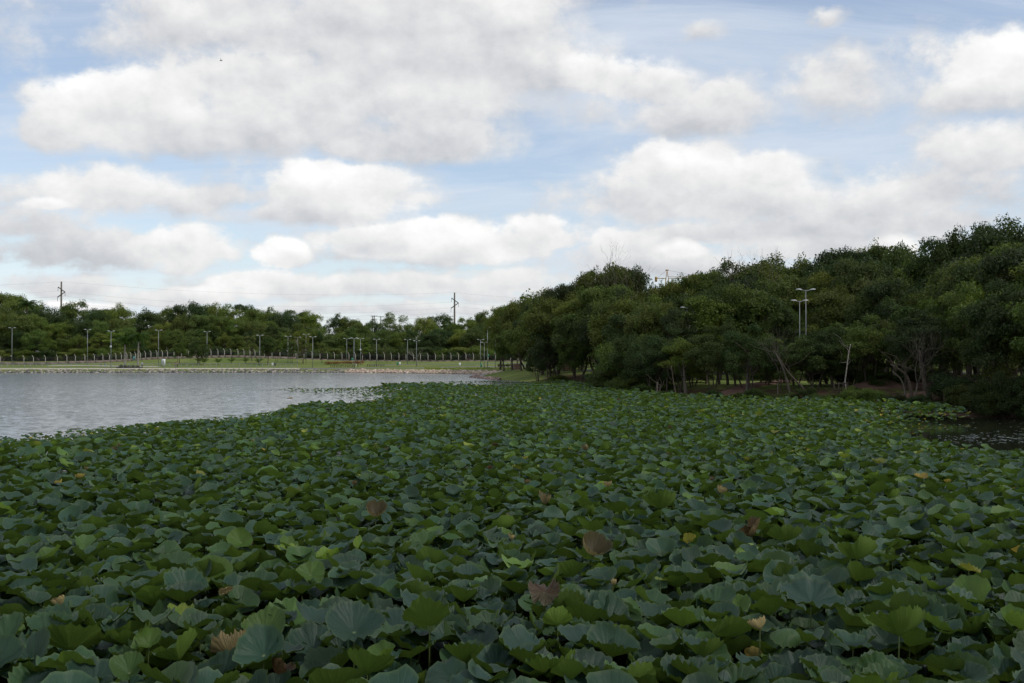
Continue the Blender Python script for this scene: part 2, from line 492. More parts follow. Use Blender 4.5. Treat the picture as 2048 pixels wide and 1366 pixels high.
def seg_dist(x, y, P, closed=True):
    d = np.full(np.shape(x), 1e9); n = len(P)
    for i in range(n if closed else n - 1):
        x1, y1 = P[i]; x2, y2 = P[(i + 1) % n]
        L = (x2 - x1) ** 2 + (y2 - y1) ** 2
        t = np.clip(((x - x1) * (x2 - x1) + (y - y1) * (y2 - y1)) / (L + 1e-9), 0, 1)
        d = np.minimum(d, np.hypot(x - x1 - t * (x2 - x1), y - y1 - t * (y2 - y1)))
    return d


def sstep(a, b, x):
    t = np.clip((x - a) / (b - a), 0, 1); return t * t * (3 - 2 * t)


def ground(x, y):
    x = np.asarray(x, float); y = np.asarray(y, float)
    s = seg_dist(x, y, SHORE) * np.where(poly_in(x, y, SHORE), -1, 1)
    right = sstep(-9.5, -5.5, x) * sstep(184, 178, y) + sstep(0, 10, x) * sstep(178, 184, y)
    right = np.clip(right, 0, 1)
    hf = 0.72 * sstep(-0.2, 1.3, s) + 0.1 * sstep(1.3, 6, s) + 1.15 * sstep(14, 52, s)
    hr = 1.15 * sstep(-0.2, 7, s) + 0.55 * sstep(6, 30, s) + 0.8 * sstep(30, 120, s)
    h = hf * (1 - right) + hr * right
    hump = 1.25 * np.exp(-((x + 73) / 24) ** 2) * np.exp(-((y - 246) / 17) ** 2)
    h = h + hump * sstep(4, 14, s)
    h = h + 0.05 * np.sin(x * 0.31 + y * 0.17) * sstep(3, 12, s)
    return np.where(s < 0, np.maximum(-1.2, s * 0.9), h)


def gz(x, y): return float(ground(np.array([x]), np.array([y]))[0])


def spot(px, py, dmin=40, dmax=320):
    """where the ground is seen at photo column px, row py"""
    ds = np.arange(dmin, dmax, 0.5)
    xs = (px - CX) / F * ds
    hs = ground(xs, ds)
    rows = HY + (CH - hs) * F / ds
    ok = np.where(hs > 0.15)[0]
    i = ok[np.argmin(np.abs(rows[ok] - py))]
    return (xs[i], ds[i], hs[i])


def build_ground():
    fx = np.arange(-180, 150.1, 1.25); fy = np.concatenate([np.arange(-14, 50, 2.0), np.arange(50, 130, 0.8), np.arange(130, 176, 0.9), np.arange(176, 212, 0.6), np.arange(212, 330, 2.0)])
    ex = np.array([200, 260, 350, 500, 800, 1500, 3500]); ey = np.array([360, 420, 520, 700, 1000, 1800, 4500])
    xs = np.concatenate([-ex[::-1] - 0.0, fx, ex]); ys = np.concatenate([-ey[::-1] * 1.0, [-120, -60, -30], fy, ey])
    Xg, Yg = np.meshgrid(xs, ys)
    H = ground(Xg.ravel(), Yg.ravel())
    nx, ny = len(xs), len(ys)
    V = np.stack([Xg.ravel(), Yg.ravel(), H], 1)
    idx = np.arange(nx * ny).reshape(ny, nx)
    q = np.stack([idx[:-1, :-1].ravel(), idx[:-1, 1:].ravel(), idx[1:, 1:].ravel(), idx[1:, :-1].ravel()], 1)
    x, y = V[:, 0], V[:, 1]
    s = seg_dist(x, y, SHORE)
    # bare soil: under the right wood near the water, behind the fence
    soil = sstep(2.0, 6.0, x) * sstep(150, 135, y) * (0.22 + 0.5 * sstep(10, 2, s))
    lawn = np.exp(-((x - 22) / 9.0) ** 2 - ((y - 92) / 9.0) ** 2) + np.exp(-((x - 32) / 5.0) ** 2 - ((y - 88) / 7.0) ** 2)
    soil = np.clip(soil - lawn * 0.9, 0, 1)
    soil = np.maximum(soil, sstep(252, 256, y) * 0.8)
    soil = np.maximum(soil, sstep(24, 30, x) * sstep(95, 80, y) * sstep(50, 56, y) * 0.75)
    me = mesh_arrays('ground', V, [q], True, attrs={'soil': soil}, mats=[M['ground']])
    tag(link('ground', me), 'grassy lake bank and dark woodland floor around the water', kind='structure')


build_ground()


def build_water():
    xs = np.concatenate([[-400, -250], np.arange(-190, 70, 2.5), [120]]); ys = np.arange(-12, 214, 2.5)
    Xg, Yg = np.meshgrid(xs, ys); nx, ny = len(xs), len(ys)
    V = np.stack([Xg.ravel(), Yg.ravel(), np.zeros(nx * ny)], 1)
    idx = np.arange(nx * ny).reshape(ny, nx)
    q = np.stack([idx[:-1, :-1].ravel(), idx[:-1, 1:].ravel(), idx[1:, 1:].ravel(), idx[1:, :-1].ravel()], 1)
    calm_shade = np.maximum(sstep(4, 10, V[:, 0]) * sstep(75, 65, V[:, 1]), sstep(34, 28, V[:, 1]))  # still and darkened in colour: the inlet and below the near leaves
    me = mesh_arrays('water', V, [q], True, attrs={'calm_shade': calm_shade}, mats=[M['water']])
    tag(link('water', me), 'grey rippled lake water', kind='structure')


build_water()


def strip(name, pts, w, lift, m, label, kind='structure'):
    """a path laid on the ground along a line of points"""
    pts = np.asarray(pts, float)
    seg = np.hypot(*np.diff(pts, axis=0).T); L = np.concatenate([[0], np.cumsum(seg)])
    n = max(4, int(L[-1] / 0.8)); t = np.linspace(0, L[-1], n)
    x = np.interp(t, L, pts[:, 0]); y = np.interp(t, L, pts[:, 1])
    tx, ty = np.gradient(x), np.gradient(y); l = np.hypot(tx, ty); nx_, ny_ = -ty / l, tx / l
    V = []; K = 5
    for k in range(K):
        o = (k / (K - 1) - 0.5) * w
        xx, yy = x + nx_ * o, y + ny_ * o
        V.append(np.stack([xx, yy, ground(xx, yy) + lift], 1))
    V = np.stack(V, 1).reshape(-1, 3)
    idx = np.arange(n * K).reshape(n, K)
    q = np.stack([idx[:-1, :-1].ravel(), idx[:-1, 1:].ravel(), idx[1:, 1:].ravel(), idx[1:, :-1].ravel()], 1)
    top = V.copy(); V2 = np.concatenate([V, V - [0, 0, 0.25]])
    e1 = np.stack([idx[:-1, 0], idx[1:, 0], idx[1:, 0] + n * K, idx[:-1, 0] + n * K], 1)
    e2 = np.stack([idx[1:, -1], idx[:-1, -1], idx[:-1, -1] + n * K, idx[1:, -1] + n * K], 1)
    me = mesh_arrays(name, V2, [q, e1, e2], False, mats=[m])
    return tag(link(name, me), label, kind=kind)


# the promenade behind the rocks and the other paths
prom = [W(-60, 201.8), W(0, 201.8), W(400, 205.8), W(600, 205.6)]
strip('promenade', prom, 2.6, 0.10, M['pathstone'], 'pale promenade running behind the rock edge')
strip('path', [W(600, 206), W(690, 206.5), W(760, 212), W(850, 214), W(960, 216), W(1060, 214)], 3.4, 0.07, M['asphalt'], 'grey path crossing the lawn of the far bank')
strip('footpath', [W(100, 226), W(200, 224), W(270, 222), W(320, 219)], 1.3, 0.07, M['pathstone'], 'pale footpath crossing the lawn behind the palms')
strip('lawn_path', [W(740, 232), W(850, 232), W(960, 230), W(1060, 226)], 1.2, 0.07, M['asphalt'], 'narrow grey path across the far lawn')
strip('road', [(12, 150), (18, 128), (26, 113), (38, 105), (52, 101), (80, 99)], 4.5, 0.10, M['asphalt'], 'grey park road behind the shore trees')
strip('dirt_path', [(15, 76), (19.5, 80), (24, 88), (29, 99), (33, 105)], 2.2, 0.06, M['dirtpath'], 'reddish dirt path rising from the shore to the road')
strip('terrace_path', [(25, 73), (28, 74), (31.5, 77), (36, 76), (45, 73)], 2.8, 0.12, M['dirtpath'], 'upper dirt terrace below the trees')
strip('terrace_step', [(24, 68.3), (28, 67.6), (33, 66), (40, 65)], 1.8, 0.10, M['dirtpath'], 'lower dirt terrace near the water edge')


# ------------------------------------------------------------------ stones along the water
ico = None
def stone_field(name, path, n, rows, size, m, label, zr=(0.0, 0.7), out_w=1.3):
    """packed uneven stones along a shoreline, real geometry joined as one mass"""
    phi = (1 + 5 ** .5) / 2
    iv = np.array([[-1, phi, 0], [1, phi, 0], [-1, -phi, 0], [1, -phi, 0], [0, -1, phi], [0, 1, phi], [0, -1, -phi], [0, 1, -phi], [phi, 0, -1], [phi, 0, 1], [-phi, 0, -1], [-phi, 0, 1]]) / 1.9
    it = np.array([[0, 11, 5], [0, 5, 1], [0, 1, 7], [0, 7, 10], [0, 10, 11], [1, 5, 9], [5, 11, 4], [11, 10, 2], [10, 7, 6], [7, 1, 8], [3, 9, 4], [3, 4, 2], [3, 2, 6], [3, 6, 8], [3, 8, 9], [4, 9, 5], [2, 4, 11], [6, 2, 10], [8, 6, 7], [9, 8, 1]])
    path = np.asarray(path, float); seg = np.hypot(*np.diff(path, axis=0).T); L = np.concatenate([[0], np.cumsum(seg)])
    V, T, R = [], [], []; c = 0
    for r in range(rows):
        for i in range(n):
            t = (i + rng.random()) / n * L[-1]
            x = np.interp(t, L, path[:, 0]); y = np.interp(t, L, path[:, 1])
            k = min(np.searchsorted(L, t, side='right') - 1, len(seg) - 1)
            dx, dy = (path[k + 1] - path[k]) / seg[k]
            f = (r + rng.random() * 0.8) / rows
            nx_, ny_ = -dy, dx
            x += nx_ * f * out_w; y += ny_ * f * out_w
            z = zr[0] + (zr[1] - zr[0]) * f
            s = size * (0.5 + rng.random() ** 1.5 * 0.9)
            sc = np.array([1.2, 0.9, 0.75]) * s * (0.75 + 0.5 * rng.random(3))
            a = rng.random() * 6.28
            v = iv * sc * (0.8 + 0.4 * rng.random((12, 1)))
            ca, sa = cos(a), sin(a)
            v = v @ np.array([[ca, sa, 0], [-sa, ca, 0], [0, 0, 1]])
            V.append(v + [x, y, z]); T.append(it + c); c += 12; R.append(np.full(12, rng.random() ** 1.3))
    me = mesh_arrays(name, np.concatenate(V), [np.concatenate(T)], False, attrs={'rnd': np.concatenate(R)}, mats=[m])
    return tag(link(name, me), label, cat='stones', kind='stuff')


stone_field('shore_rocks', [W(-60, 199), W(0, 199), W(400, 203), W(690, 202)], 330, 4, 0.24, M['stone_grey'], 'mixed grey and tan rocks lining the far waterline below the railing', (0.02, 0.62))
stone_field('retaining_stones', [W(688, 202), W(800, 197), W(880, 192), W(960, 186), W(1005, 181.5)], 170, 4, 0.27, M['stone_pale'], 'pale tan stone facing of the far bank beyond the open water', (0.05, 0.66))
stone_field('bank_stones', [W(950, 165), W(938, 160), W(965, 150), W(995, 143)], 80, 3, 0.17, M['stone_bank'], 'brownish stone edging at the foot of the green bank', (0.0, 0.36), 0.8)

# ------------------------------------------------------------------ trees
def norm(v): return v / (np.linalg.norm(v, axis=-1, keepdims=True) + 1e-9)


def foliage(name, clumps, nleaf, leaf, seed, up=0.5):
    """leaf-sized faces gathered in clumps: clumps = (x, y, z, rx, rz)"""
    r = np.random.default_rng(seed)
    cl = np.asarray(clumps); vol = cl[:, 3] ** 2; p = vol / vol.sum()
    k = r.choice(len(cl), nleaf, p=p)
    d = norm(r.normal(size=(nleaf, 3))); d[:, 2] = np.where((d[:, 2] < -0.15) & (r.random(nleaf) < .7), -d[:, 2], d[:, 2])
    rad = 1.0 - 0.45 * r.random(nleaf) ** 2.2
    # finer sprigs: pull leaves towards sub-centres so the outline is ragged
    ns = 13
    sub = norm(r.normal(size=(len(cl), ns, 3))); sub[:, :, 2] = np.abs(sub[:, :, 2]) * 0.9 - 0.15
    sc = sub[k, r.integers(0, ns, nleaf)]
    dd = norm(sc + 0.36 * r.normal(size=(nleaf, 3)))
    use = r.random(nleaf) < 0.85
    d = np.where(use[:, None], dd, d)
    subamp = (0.70 + 0.60 * r.random((len(cl), ns)))
    sk = r.integers(0, ns, nleaf); d = np.where(use[:, None], norm(sub[k, sk] + 0.36 * r.normal(size=(nleaf, 3))), d)
    amp = np.where(use, subamp[k, sk], .85)[:, None]
    c = cl[k, :3] + d * rad[:, None] * amp * np.stack([cl[k, 3], cl[k, 3], cl[k, 4]], 1)
    nrm = norm(d * 0.6 + np.array([0, 0, up]) + 0.55 * r.normal(size=(nleaf, 3)))
    tdir = norm(np.cross(nrm, r.normal(size=(nleaf, 3))))
    bd = np.cross(nrm, tdir)
    L = leaf * (0.6 + 0.8 * r.random(nleaf))[:, None]; Wd = L * (0.36 + 0.2 * r.random(nleaf))[:, None]
    droop = -nrm * L * 0.12
    V = np.stack([c - tdir * L + droop, c + bd * Wd, c + tdir * L + droop, c - bd * Wd], 1).reshape(-1, 3)
    q = np.arange(nleaf * 4).reshape(-1, 4)
    lv = np.repeat(r.random(nleaf), 4); cv = np.repeat((r.random(len(cl)) ** 1.5)[k], 4)
    return mesh_arrays(name, V, [q], False, attrs={'leafv': lv, 'clumpv': cv}, mats=[M['crown']])


def limb(mb, a, b, r0, r1, r, bend=0.12, n=5, sides=6):
    a, b = np.asarray(a, float), np.asarray(b, float); t = np.linspace(0, 1, n)[:, None]
    L = np.linalg.norm(b - a); off = r.normal(size=3) * L * bend
    off2 = r.normal(size=3) * L * bend * 0.5
    pts = a + (b - a) * t + off * np.sin(t * pi) + off2 * np.sin(t * 2 * pi)
    mb.tube(pts, np.linspace(r0, r1, n), sides)
    return pts


def make_tree(kind, seed, nleaf, leaf):
    """a 10 m tree of one of several habits; returns crown mesh and trunk mesh"""
    r = np.random.default_rng(seed); mb = MB(); cl = []
    if kind == 'umbrella':
        for i in range(44):
            a = r.random() * 6.28; q = sqrt(r.random()); rr = 4.3 * q
            z = 8.6 - 2.6 * q ** 2 + r.normal() * 0.5 - (3.6 * r.random() if r.random() > .4 else 0)
            cl.append((cos(a) * rr, sin(a) * rr, z, 0.8 + r.random() * 0.7, 0.5 + r.random() * 0.5))
        fork = 3.4; tr = 0.24; stems = [(0, 0)]
    elif kind == 'round':
        for i in range(52):
            d = norm(r.normal(size=3)); d[2] = d[2] * 0.95
            rr = 0.5 + 0.5 * r.random()
            cl.append((d[0] * 3.3 * rr, d[1] * 3.3 * rr, 6.2 + d[2] * 3.2 * rr, 0.75 + r.random() * 0.75, 0.6 + r.random() * 0.5))
        fork = 2.6; tr = 0.22; stems = [(0, 0)]
    elif kind == 'tall':
        for i in range(30):
            z = 3.8 + 5.9 * r.random(); w = 2.6 * (1 - abs((z - 6.6) / 4.2) ** 1.8) + .5
            a = r.random() * 6.28; q = 0.4 + .6 * r.random()
            cl.append((cos(a) * w * q, sin(a) * w * q, z, 0.8 + r.random() * 0.6, 0.5 + r.random() * 0.4))
        fork = 3.6; tr = 0.18; stems = [(0, 0)]
    elif kind == 'shore':
        for i in range(34):
            a = r.random() * 6.28; q = sqrt(r.random()); rr = 4.2 * q
            z = 2.5 + 6.5 * r.random() * (1 - 0.45 * q) + r.normal() * .3
            cl.append((cos(a) * rr, sin(a) * rr, z, 0.9 + r.random() * 0.75, 0.55 + r.random() * 0.4))
        fork = 2.6; tr = 0.16; stems = [(r.normal() * .35, r.normal() * .35) for _ in range(3)]
    elif kind == 'weeping':
        for i in range(46):
            a = r.random() * 6.28; q = sqrt(r.random()); rr = 4.0 * q
            z = 9.0 - 6.2 * r.random() * q - 1.6 * q * q
            cl.append((cos(a) * rr, sin(a) * rr, z, 0.8 + r.random() * 0.5, 0.75 + r.random() * 0.5))
        fork = 3.0; tr = 0.2; stems = [(0, 0)]
    elif kind == 'bush':
        for i in range(26):
            a = r.random() * 6.28; q = sqrt(r.random()); rr = 4.4 * q
            z = 1.2 + 6.5 * r.random() * (1 - 0.55 * q * q)
            cl.append((cos(a) * rr, sin(a) * rr, z, 1.3 + r.random() * 0.9, 1.0 + r.random() * 0.8))
        fork = 1.0; tr = 0.12; stems = [(r.normal() * .5, r.normal() * .5) for _ in range(5)]
    elif kind == 'sparse':
        for i in range(22):
            a = r.random() * 6.28; q = sqrt(r.random()); rr = 3.2 * q
            cl.append((cos(a) * rr, sin(a) * rr, 9.0 - 4.5 * r.random(), 0.7 + r.random() * 0.5, 0.4 + r.random() * 0.3))
        fork = 3.8; tr = 0.15; stems = [(0, 0), (.3, .2)]
    forks = []
    for (sx, sy) in stems:
        fx, fy = sx * 3.2 + r.normal() * .25, sy * 3.2 + r.normal() * .25
        fz = fork * (0.85 + 0.3 * r.random())
        pts = limb(mb, (sx, sy, -0.4), (fx, fy, fz), tr * (1.15 if len(stems) == 1 else .8), tr * .72 if len(stems) == 1 else tr * .5, r, .05, 7, 8)
        forks.append((fx, fy, fz))
    cs = np.array(cl)
    order = np.argsort(-cs[:, 3])[: 16]
    for i in order:
        c = cs[i]; f = forks[r.integers(len(forks))]
        mid = np.array([f[0] * .5 + c[0] * .5, f[1] * .5 + c[1] * .5, f[2] + (c[2] - f[2]) * .62])
        limb(mb, f, mid, tr * .5, tr * .26, r, .10, 4, 5)
        limb(mb, mid, c[:3], tr * .26, tr * .08, r, .12, 4, 4)
        for _ in range(3):
            limb(mb, mid + (c[:3] - mid) * r.random(), c[:3] + norm(r.normal(size=3)) * c[3] * .9, tr * .1, tr * .03, r, .1, 3, 3)
    cr, tk = foliage('crown_' + kind, cl, nleaf, leaf, seed + 100), mb.mesh('trunk_' + kind, M['bark'], True)
    co = np.zeros(len(cr.vertices) * 3, np.float32); cr.vertices.foreach_get('co', co); k = 10.0 / np.percentile(co.reshape(-1, 3)[:, 2], 99.6)
    for me in (cr, tk):
        c = np.zeros(len(me.vertices) * 3, np.float32); me.vertices.foreach_get('co', c); c = c.reshape(-1, 3); c[:, 2] *= k
        me.vertices.foreach_set('co', c.ravel()); me.update()
    return cr, tk


TREES = {}
for kd, sds, nl, lf in (('umbrella', (1, 2, 3), 19000, .125), ('round', (4, 5, 6), 20000, .125), ('tall', (7, 8), 12000, .13),
                        ('shore', (9, 10, 11), 17000, .125), ('weeping', (12, 15), 20000, .12), ('bush', (13,), 14000, .17), ('sparse', (14,), 5000, .13)):
    for s in sds: TREES.setdefault(kd, []).append(make_tree(kd, s, nl, lf))

LAND_FAR = [(122, 'the left pylon'), (262, 'the two palms'), (327, 'the white board'), (418, 'the lawn hump'), (536, 'the round lawn tree'),
            (608, 'the pale lawn trees'), (708, 'the red hedge'), (755, 'the small poles'), (833, 'the bare tree'), (909, 'the right pylon'), (985, 'the walker in teal')]
LAND_RIGHT = [(1034, 'the brick block'), (1132, 'the brown hut'), (1158, 'the pale-shirted walker'), (1265, 'the leafless treetop'), (1334, 'the crane'), (1445, 'the red banner'),
              (1605, 'the twin park lamps'), (1697, 'the thin white trunk'), (1775, 'the dirt mound'), (1805, 'the picnic table'), (1880, 'the wooden rails'), (1985, 'the dark pond inlet'), (2048, 'the right edge')]
KW = {'umbrella': 'layered', 'round': 'dense rounded', 'tall': 'upright', 'shore': 'low-branching', 'weeping': 'drooping', 'bush': 'spreading', 'sparse': 'thin open'}
used_labels = {}


def tree(kind, px, d, top_y=None, h=None, wide=1.0, tone=(1, 1, 1), name='tree', where='', lm=None, lean=0.0, cat='tree', group=None, var=None, tonew=None):
    x = (px - CX) / F * d; y = d; g = gz(x, y)
    if h is None: h = z_of(top_y, d) - g
    v = TREES[kind][(var if var is not None else random.randrange(99)) % len(TREES[kind])]
    s = h / 10.0
    wd = wide * (max(s, 0.55) if kind not in ('bush',) else s)
    rt = empty(name, (x, y, g - 0.05), random.random() * 6.28, (wd, wd, s))
    rel = ''
    if lean: rt.rotation_euler = (lean * random.uniform(-1, 1), lean * random.uniform(-1, 1), random.random() * 6.28)
    t = link('trunk', v[1], rt); c = link('crown', v[0], rt)
    j = random.uniform(.82, 1.15)
    c.color = (tone[0] * j * random.uniform(.9, 1.12), tone[1] * j, tone[2] * j * random.uniform(.85, 1.15), 1)
    lms = lm or LAND_FAR
    best = min(lms, key=lambda q: abs(q[0] - px)); dxp = px - best[0]
    rel = ('behind' if abs(dxp) < 10 else ('just left of' if dxp < 0 else 'just right of')) if abs(dxp) < 26 else ('left of' if dxp < 0 else 'right of')
    tw = tonew or ('dark' if sum(tone) * j < 2.6 else ('light green' if sum(tone) * j > 4.2 else 'mid green'))
    lab = f"{tw} {KW[kind]} {cat} {where}, {rel} {best[1]}"
    if len(lab.split()) > 16: lab = lab.replace('far back in the right wood', 'far back there').replace('just ' + rel[5:], rel[5:]) if 'far back' in lab else lab.replace('standing ', '').replace('just behind', 'behind')
    tag(rt, lab, cat, group)
    return rt


def sky_line(pts, px): return float(np.interp(px, [p[0] for p in pts], [p[1] for p in pts]))

SKY_FAR = [(-60, 592), (0, 590), (40, 600), (60, 612), (110, 622), (150, 606), (185, 624), (235, 616), (262, 640), (292, 622), (325, 630), (350, 616), (385, 608), (430, 611), (480, 612), (530, 620), (575, 626), (610, 628),
           (650, 650), (675, 634), (700, 640), (730, 650), (760, 646), (792, 630), (822, 652), (855, 638), (885, 632), (915, 645), (945, 636), (975, 628), (1005, 614), (1035, 604)]
SKY_R = [(1000, 618), (1030, 606), (1062, 602), (1090, 585), (1125, 565), (1150, 575), (1175, 570), (1205, 540), (1240, 545), (1262, 560), (1300, 572), (1335, 556), (1370, 562), (1400, 546), (1455, 522), (1490, 530), (1540, 526), (1590, 516), (1640, 522), (1675, 505), (1720, 492), (1745, 488),
         (1780, 500), (1820, 495), (1860, 500), (1880, 468), (1905, 455), (1950, 450), (1990, 436), (2020, 442), (2060, 455), (2120, 450)]

FT = [(1.3, 1.28, 1.1), (1.7, 1.55, 1.2), (.85, .92, .95), (1.85, 1.7, 1.2), (.70, .78, .85), (1.45, 1.4, 1.1), (2.1, 1.9, 1.3)]  # species tones, lightened: sun on the far wood is put into leaf colour
# far wood: skyline row
px = -70.0; i = 0
far_specs = [(-50, 590), (12, 588), (52, 597), (85, 615), (122, 616), (155, 603), (187, 622), (212, 620), (238, 610), (265, 636), (296, 621), (330, 628), (352, 614), (380, 606), (408, 612),
             (434, 609), (462, 611), (488, 610), (512, 620), (540, 617), (566, 626), (594, 622), (614, 626), (638, 655), (675, 630), (702, 638), (724, 646), (748, 641), (790, 628), (820, 654),
             (852, 637), (880, 630), (905, 646), (930, 637), (955, 632), (980, 624), (1010, 612)]
kinds_far = ['umbrella', 'round', 'tall', 'shore', 'round', 'umbrella', 'weeping', 'round', 'tall']
for i, (px, ty) in enumerate(far_specs):
    d = 282 + 22 * ((i * 37) % 10) / 10
    kd = kinds_far[(i * 5 + i // 4) % len(kinds_far)]
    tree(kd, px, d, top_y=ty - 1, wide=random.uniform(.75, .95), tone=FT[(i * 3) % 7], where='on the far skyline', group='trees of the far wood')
for i in range(34):
    px = -60 + i * 33 + random.uniform(-8, 8)
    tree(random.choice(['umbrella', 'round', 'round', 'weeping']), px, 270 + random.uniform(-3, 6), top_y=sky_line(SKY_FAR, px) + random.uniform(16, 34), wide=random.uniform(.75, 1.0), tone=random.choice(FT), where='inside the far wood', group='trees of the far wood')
for i in range(36):
    px = -60 + i * 31.5 + random.uniform(-8, 8)
    tree(random.choice(['weeping', 'round', 'shore', 'tall', 'umbrella']), px, 261 + random.uniform(-2, 4), top_y=random.uniform(652, 682), wide=random.uniform(.8, 1.1), tone=random.choice(FT), where='just behind the fence', group='trees of the far wood')
for i in range(40):
    px = -60 + i * 28.5 + random.uniform(-6, 6)
    tree('bush', px, 258.5 + random.uniform(-.8, 1), top_y=random.uniform(690, 702), wide=random.uniform(2.0, 2.6), tone=random.choice(FT[:5]), name='bush', cat='bush', where='close behind the fence', group='bushes behind the fence')

for i in range(24):
    px = -60 + i * 50 + random.uniform(-8, 8)
    tree('bush', px, 275, top_y=random.uniform(660, 680), wide=random.uniform(1.6, 2.0), tone=random.choice(FT[:5]), name='bush', cat='bush', where='deep in the far wood', group='undergrowth of the far wood')

# trees standing on the far lawn
for (kd, px, py, ty, wd, tn, w) in [
        ('round', 536, 729, 674, .82, (.75, .85, .8), 'standing alone on the lawn'), ('sparse', 502, 722, 668, .8, (1.5, 1.35, 1.2), 'on the lawn hump'),
        ('sparse', 608, 727, 672, .9, (1.5, 1.35, 1.3), 'with pale stems on the lawn'), ('sparse', 585, 727, 680, .7, (1.3, 1.3, 1.0), 'on the lawn'),
        ('sparse', 645, 726, 684, .7, (1.4, 1.3, 1.1), 'on the lawn'), ('sparse', 728, 726, 683, .9, (2.0, 1.8, .8), 'yellowish on the lawn'),
        ('shore', 358, 727, 678, .6, (1.2, 1.2, .9), 'young and slim on the lawn hump'), ('shore', 396, 729, 676, .8, (.8, .85, .8), 'leaning on the lawn hump'),
        ('sparse', 775, 725, 690, .7, (1.2, 1.1, 1.3), 'greyish on the lawn'), ('sparse', 555, 727, 676, .6, (1.5, 1.4, 1.0), 'slim on the lawn'),
        ('sparse', 808, 726, 688, .5, (1.3, 1.2, 1.0), 'single-stemmed on the lawn'), ('shore', 1003, 736, 690, .45, (.8, .9, .8), 'by the green bank')]:
    p = spot(px, py, 195, 252)
    tree(kd, px, p[1], top_y=ty, wide=wd, tone=tn, where=w, group=None)

# right wood: skyline rows
RT = [(.62, .66, .58), (1.15, 1.05, .75), (.85, .82, .62), (1.45, 1.28, .75), (.44, .48, .50), (1.0, .95, .75)]  # species tones, kept darker: cloud shade is partly put into leaf colour
spec_r = [(1000, 190, 616), (1024, 186, 607), (1050, 178, 601), (1078, 168, 594), (1108, 150, 572), (1128, 148, 562), (1165, 150, 569), (1196, 140, 548), (1215, 136, 537), (1246, 140, 544), (1285, 142, 574), (1318, 150, 574),
          (1352, 146, 562), (1372, 150, 560), (1400, 140, 544), (1430, 142, 534), (1465, 132, 519), (1498, 136, 530), (1530, 138, 522), (1562, 150, 519), (1600, 152, 515), (1640, 150, 515), (1668, 146, 506), (1700, 140, 495), (1742, 142, 486),
          (1780, 138, 500), (1815, 130, 494), (1855, 128, 498), (1890, 98, 462), (1922, 95, 452), (1958, 97, 449), (1992, 92, 434), (2030, 92, 442), (2075, 90, 446), (2130, 88, 440), (2200, 84, 450)]
kr = ['umbrella', 'round', 'weeping', 'tall', 'shore', 'round']
for i, (px, d, ty) in enumerate(spec_r):
    tree(kr[(i * 7 + i // 3) % 6], px, d, top_y=ty - 2 + random.uniform(-4, 11) + (12 if px > 1880 else 0), wide=random.uniform(.55, .85), tone=RT[(i * 5 + 3) % 6] if px < 1880 else (.6, .66, .5), where='on the right skyline', lm=LAND_RIGHT, group='trees of the right wood')
for i in range(34):      # second row
    px = 1010 + i * 36 + random.uniform(-9, 9)
    dd = float(np.interp(px, [1000, 1100, 1250, 1500, 1850, 2100], [168, 132, 112, 116, 106, 80])) + random.uniform(-4, 4)
    ty = sky_line(SKY_R, px) + random.uniform(22, 55)
    if 1570 < px < 1650: dd = 142; 
    tree(random.choice(['round', 'weeping', 'umbrella', 'shore']), px, dd, top_y=ty, wide=random.uniform(.8, 1.1), tone=random.choice(RT), where='deep in the right wood', lm=LAND_RIGHT, group='trees of the right wood')
for i in range(30):      # filling behind
    px = 1040 + i * 40 + random.uniform(-9, 9)
    dd = float(np.interp(px, [1000, 1250, 1850, 2100], [196, 172, 172, 120])) + random.uniform(-6, 6)
    tree(random.choice(['round', 'weeping', 'bush']), px, dd, top_y=sky_line(SKY_R, px) + random.uniform(10, 70) + (50 if 1250 < px < 1700 else 0), wide=random.uniform(1.0, 1.3), tone=random.choice(RT), where='far back in the right wood', lm=LAND_RIGHT, group='trees of the right wood')
# middle distance trees with lower tops
mid = [(1032, 164, 655), (1058, 156, 640), (1085, 140, 645), (1110, 128, 640), (1150, 124, 600), (1190, 122, 610), (1235, 108, 600), (1270, 102, 622), (1310, 98, 608), (1355, 95, 619), (1400, 96, 592), (1440, 98, 575),
       (1480, 98, 572), (1520, 98, 590), (1555, 104, 610), (1590, 96, 652), (1625, 96, 650), (1660, 100, 615), (1695, 98, 575), (1735, 92, 614), (1775, 92, 555), (1815, 88, 560), (1850, 84, 585), (1890, 82, 560), (1930, 80, 520), (1975, 78, 520), (2020, 76, 510), (2065, 74, 500), (2130, 70, 500)]
for i, (px, d, ty) in enumerate(mid):
    tree(kr[(i * 5 + 1) % 6], px, d, top_y=ty, wide=random.uniform(.85, 1.1), tone=RT[(i * 5 + 1) % 6], where='behind the shore trees', lm=LAND_RIGHT, group='trees of the right wood')
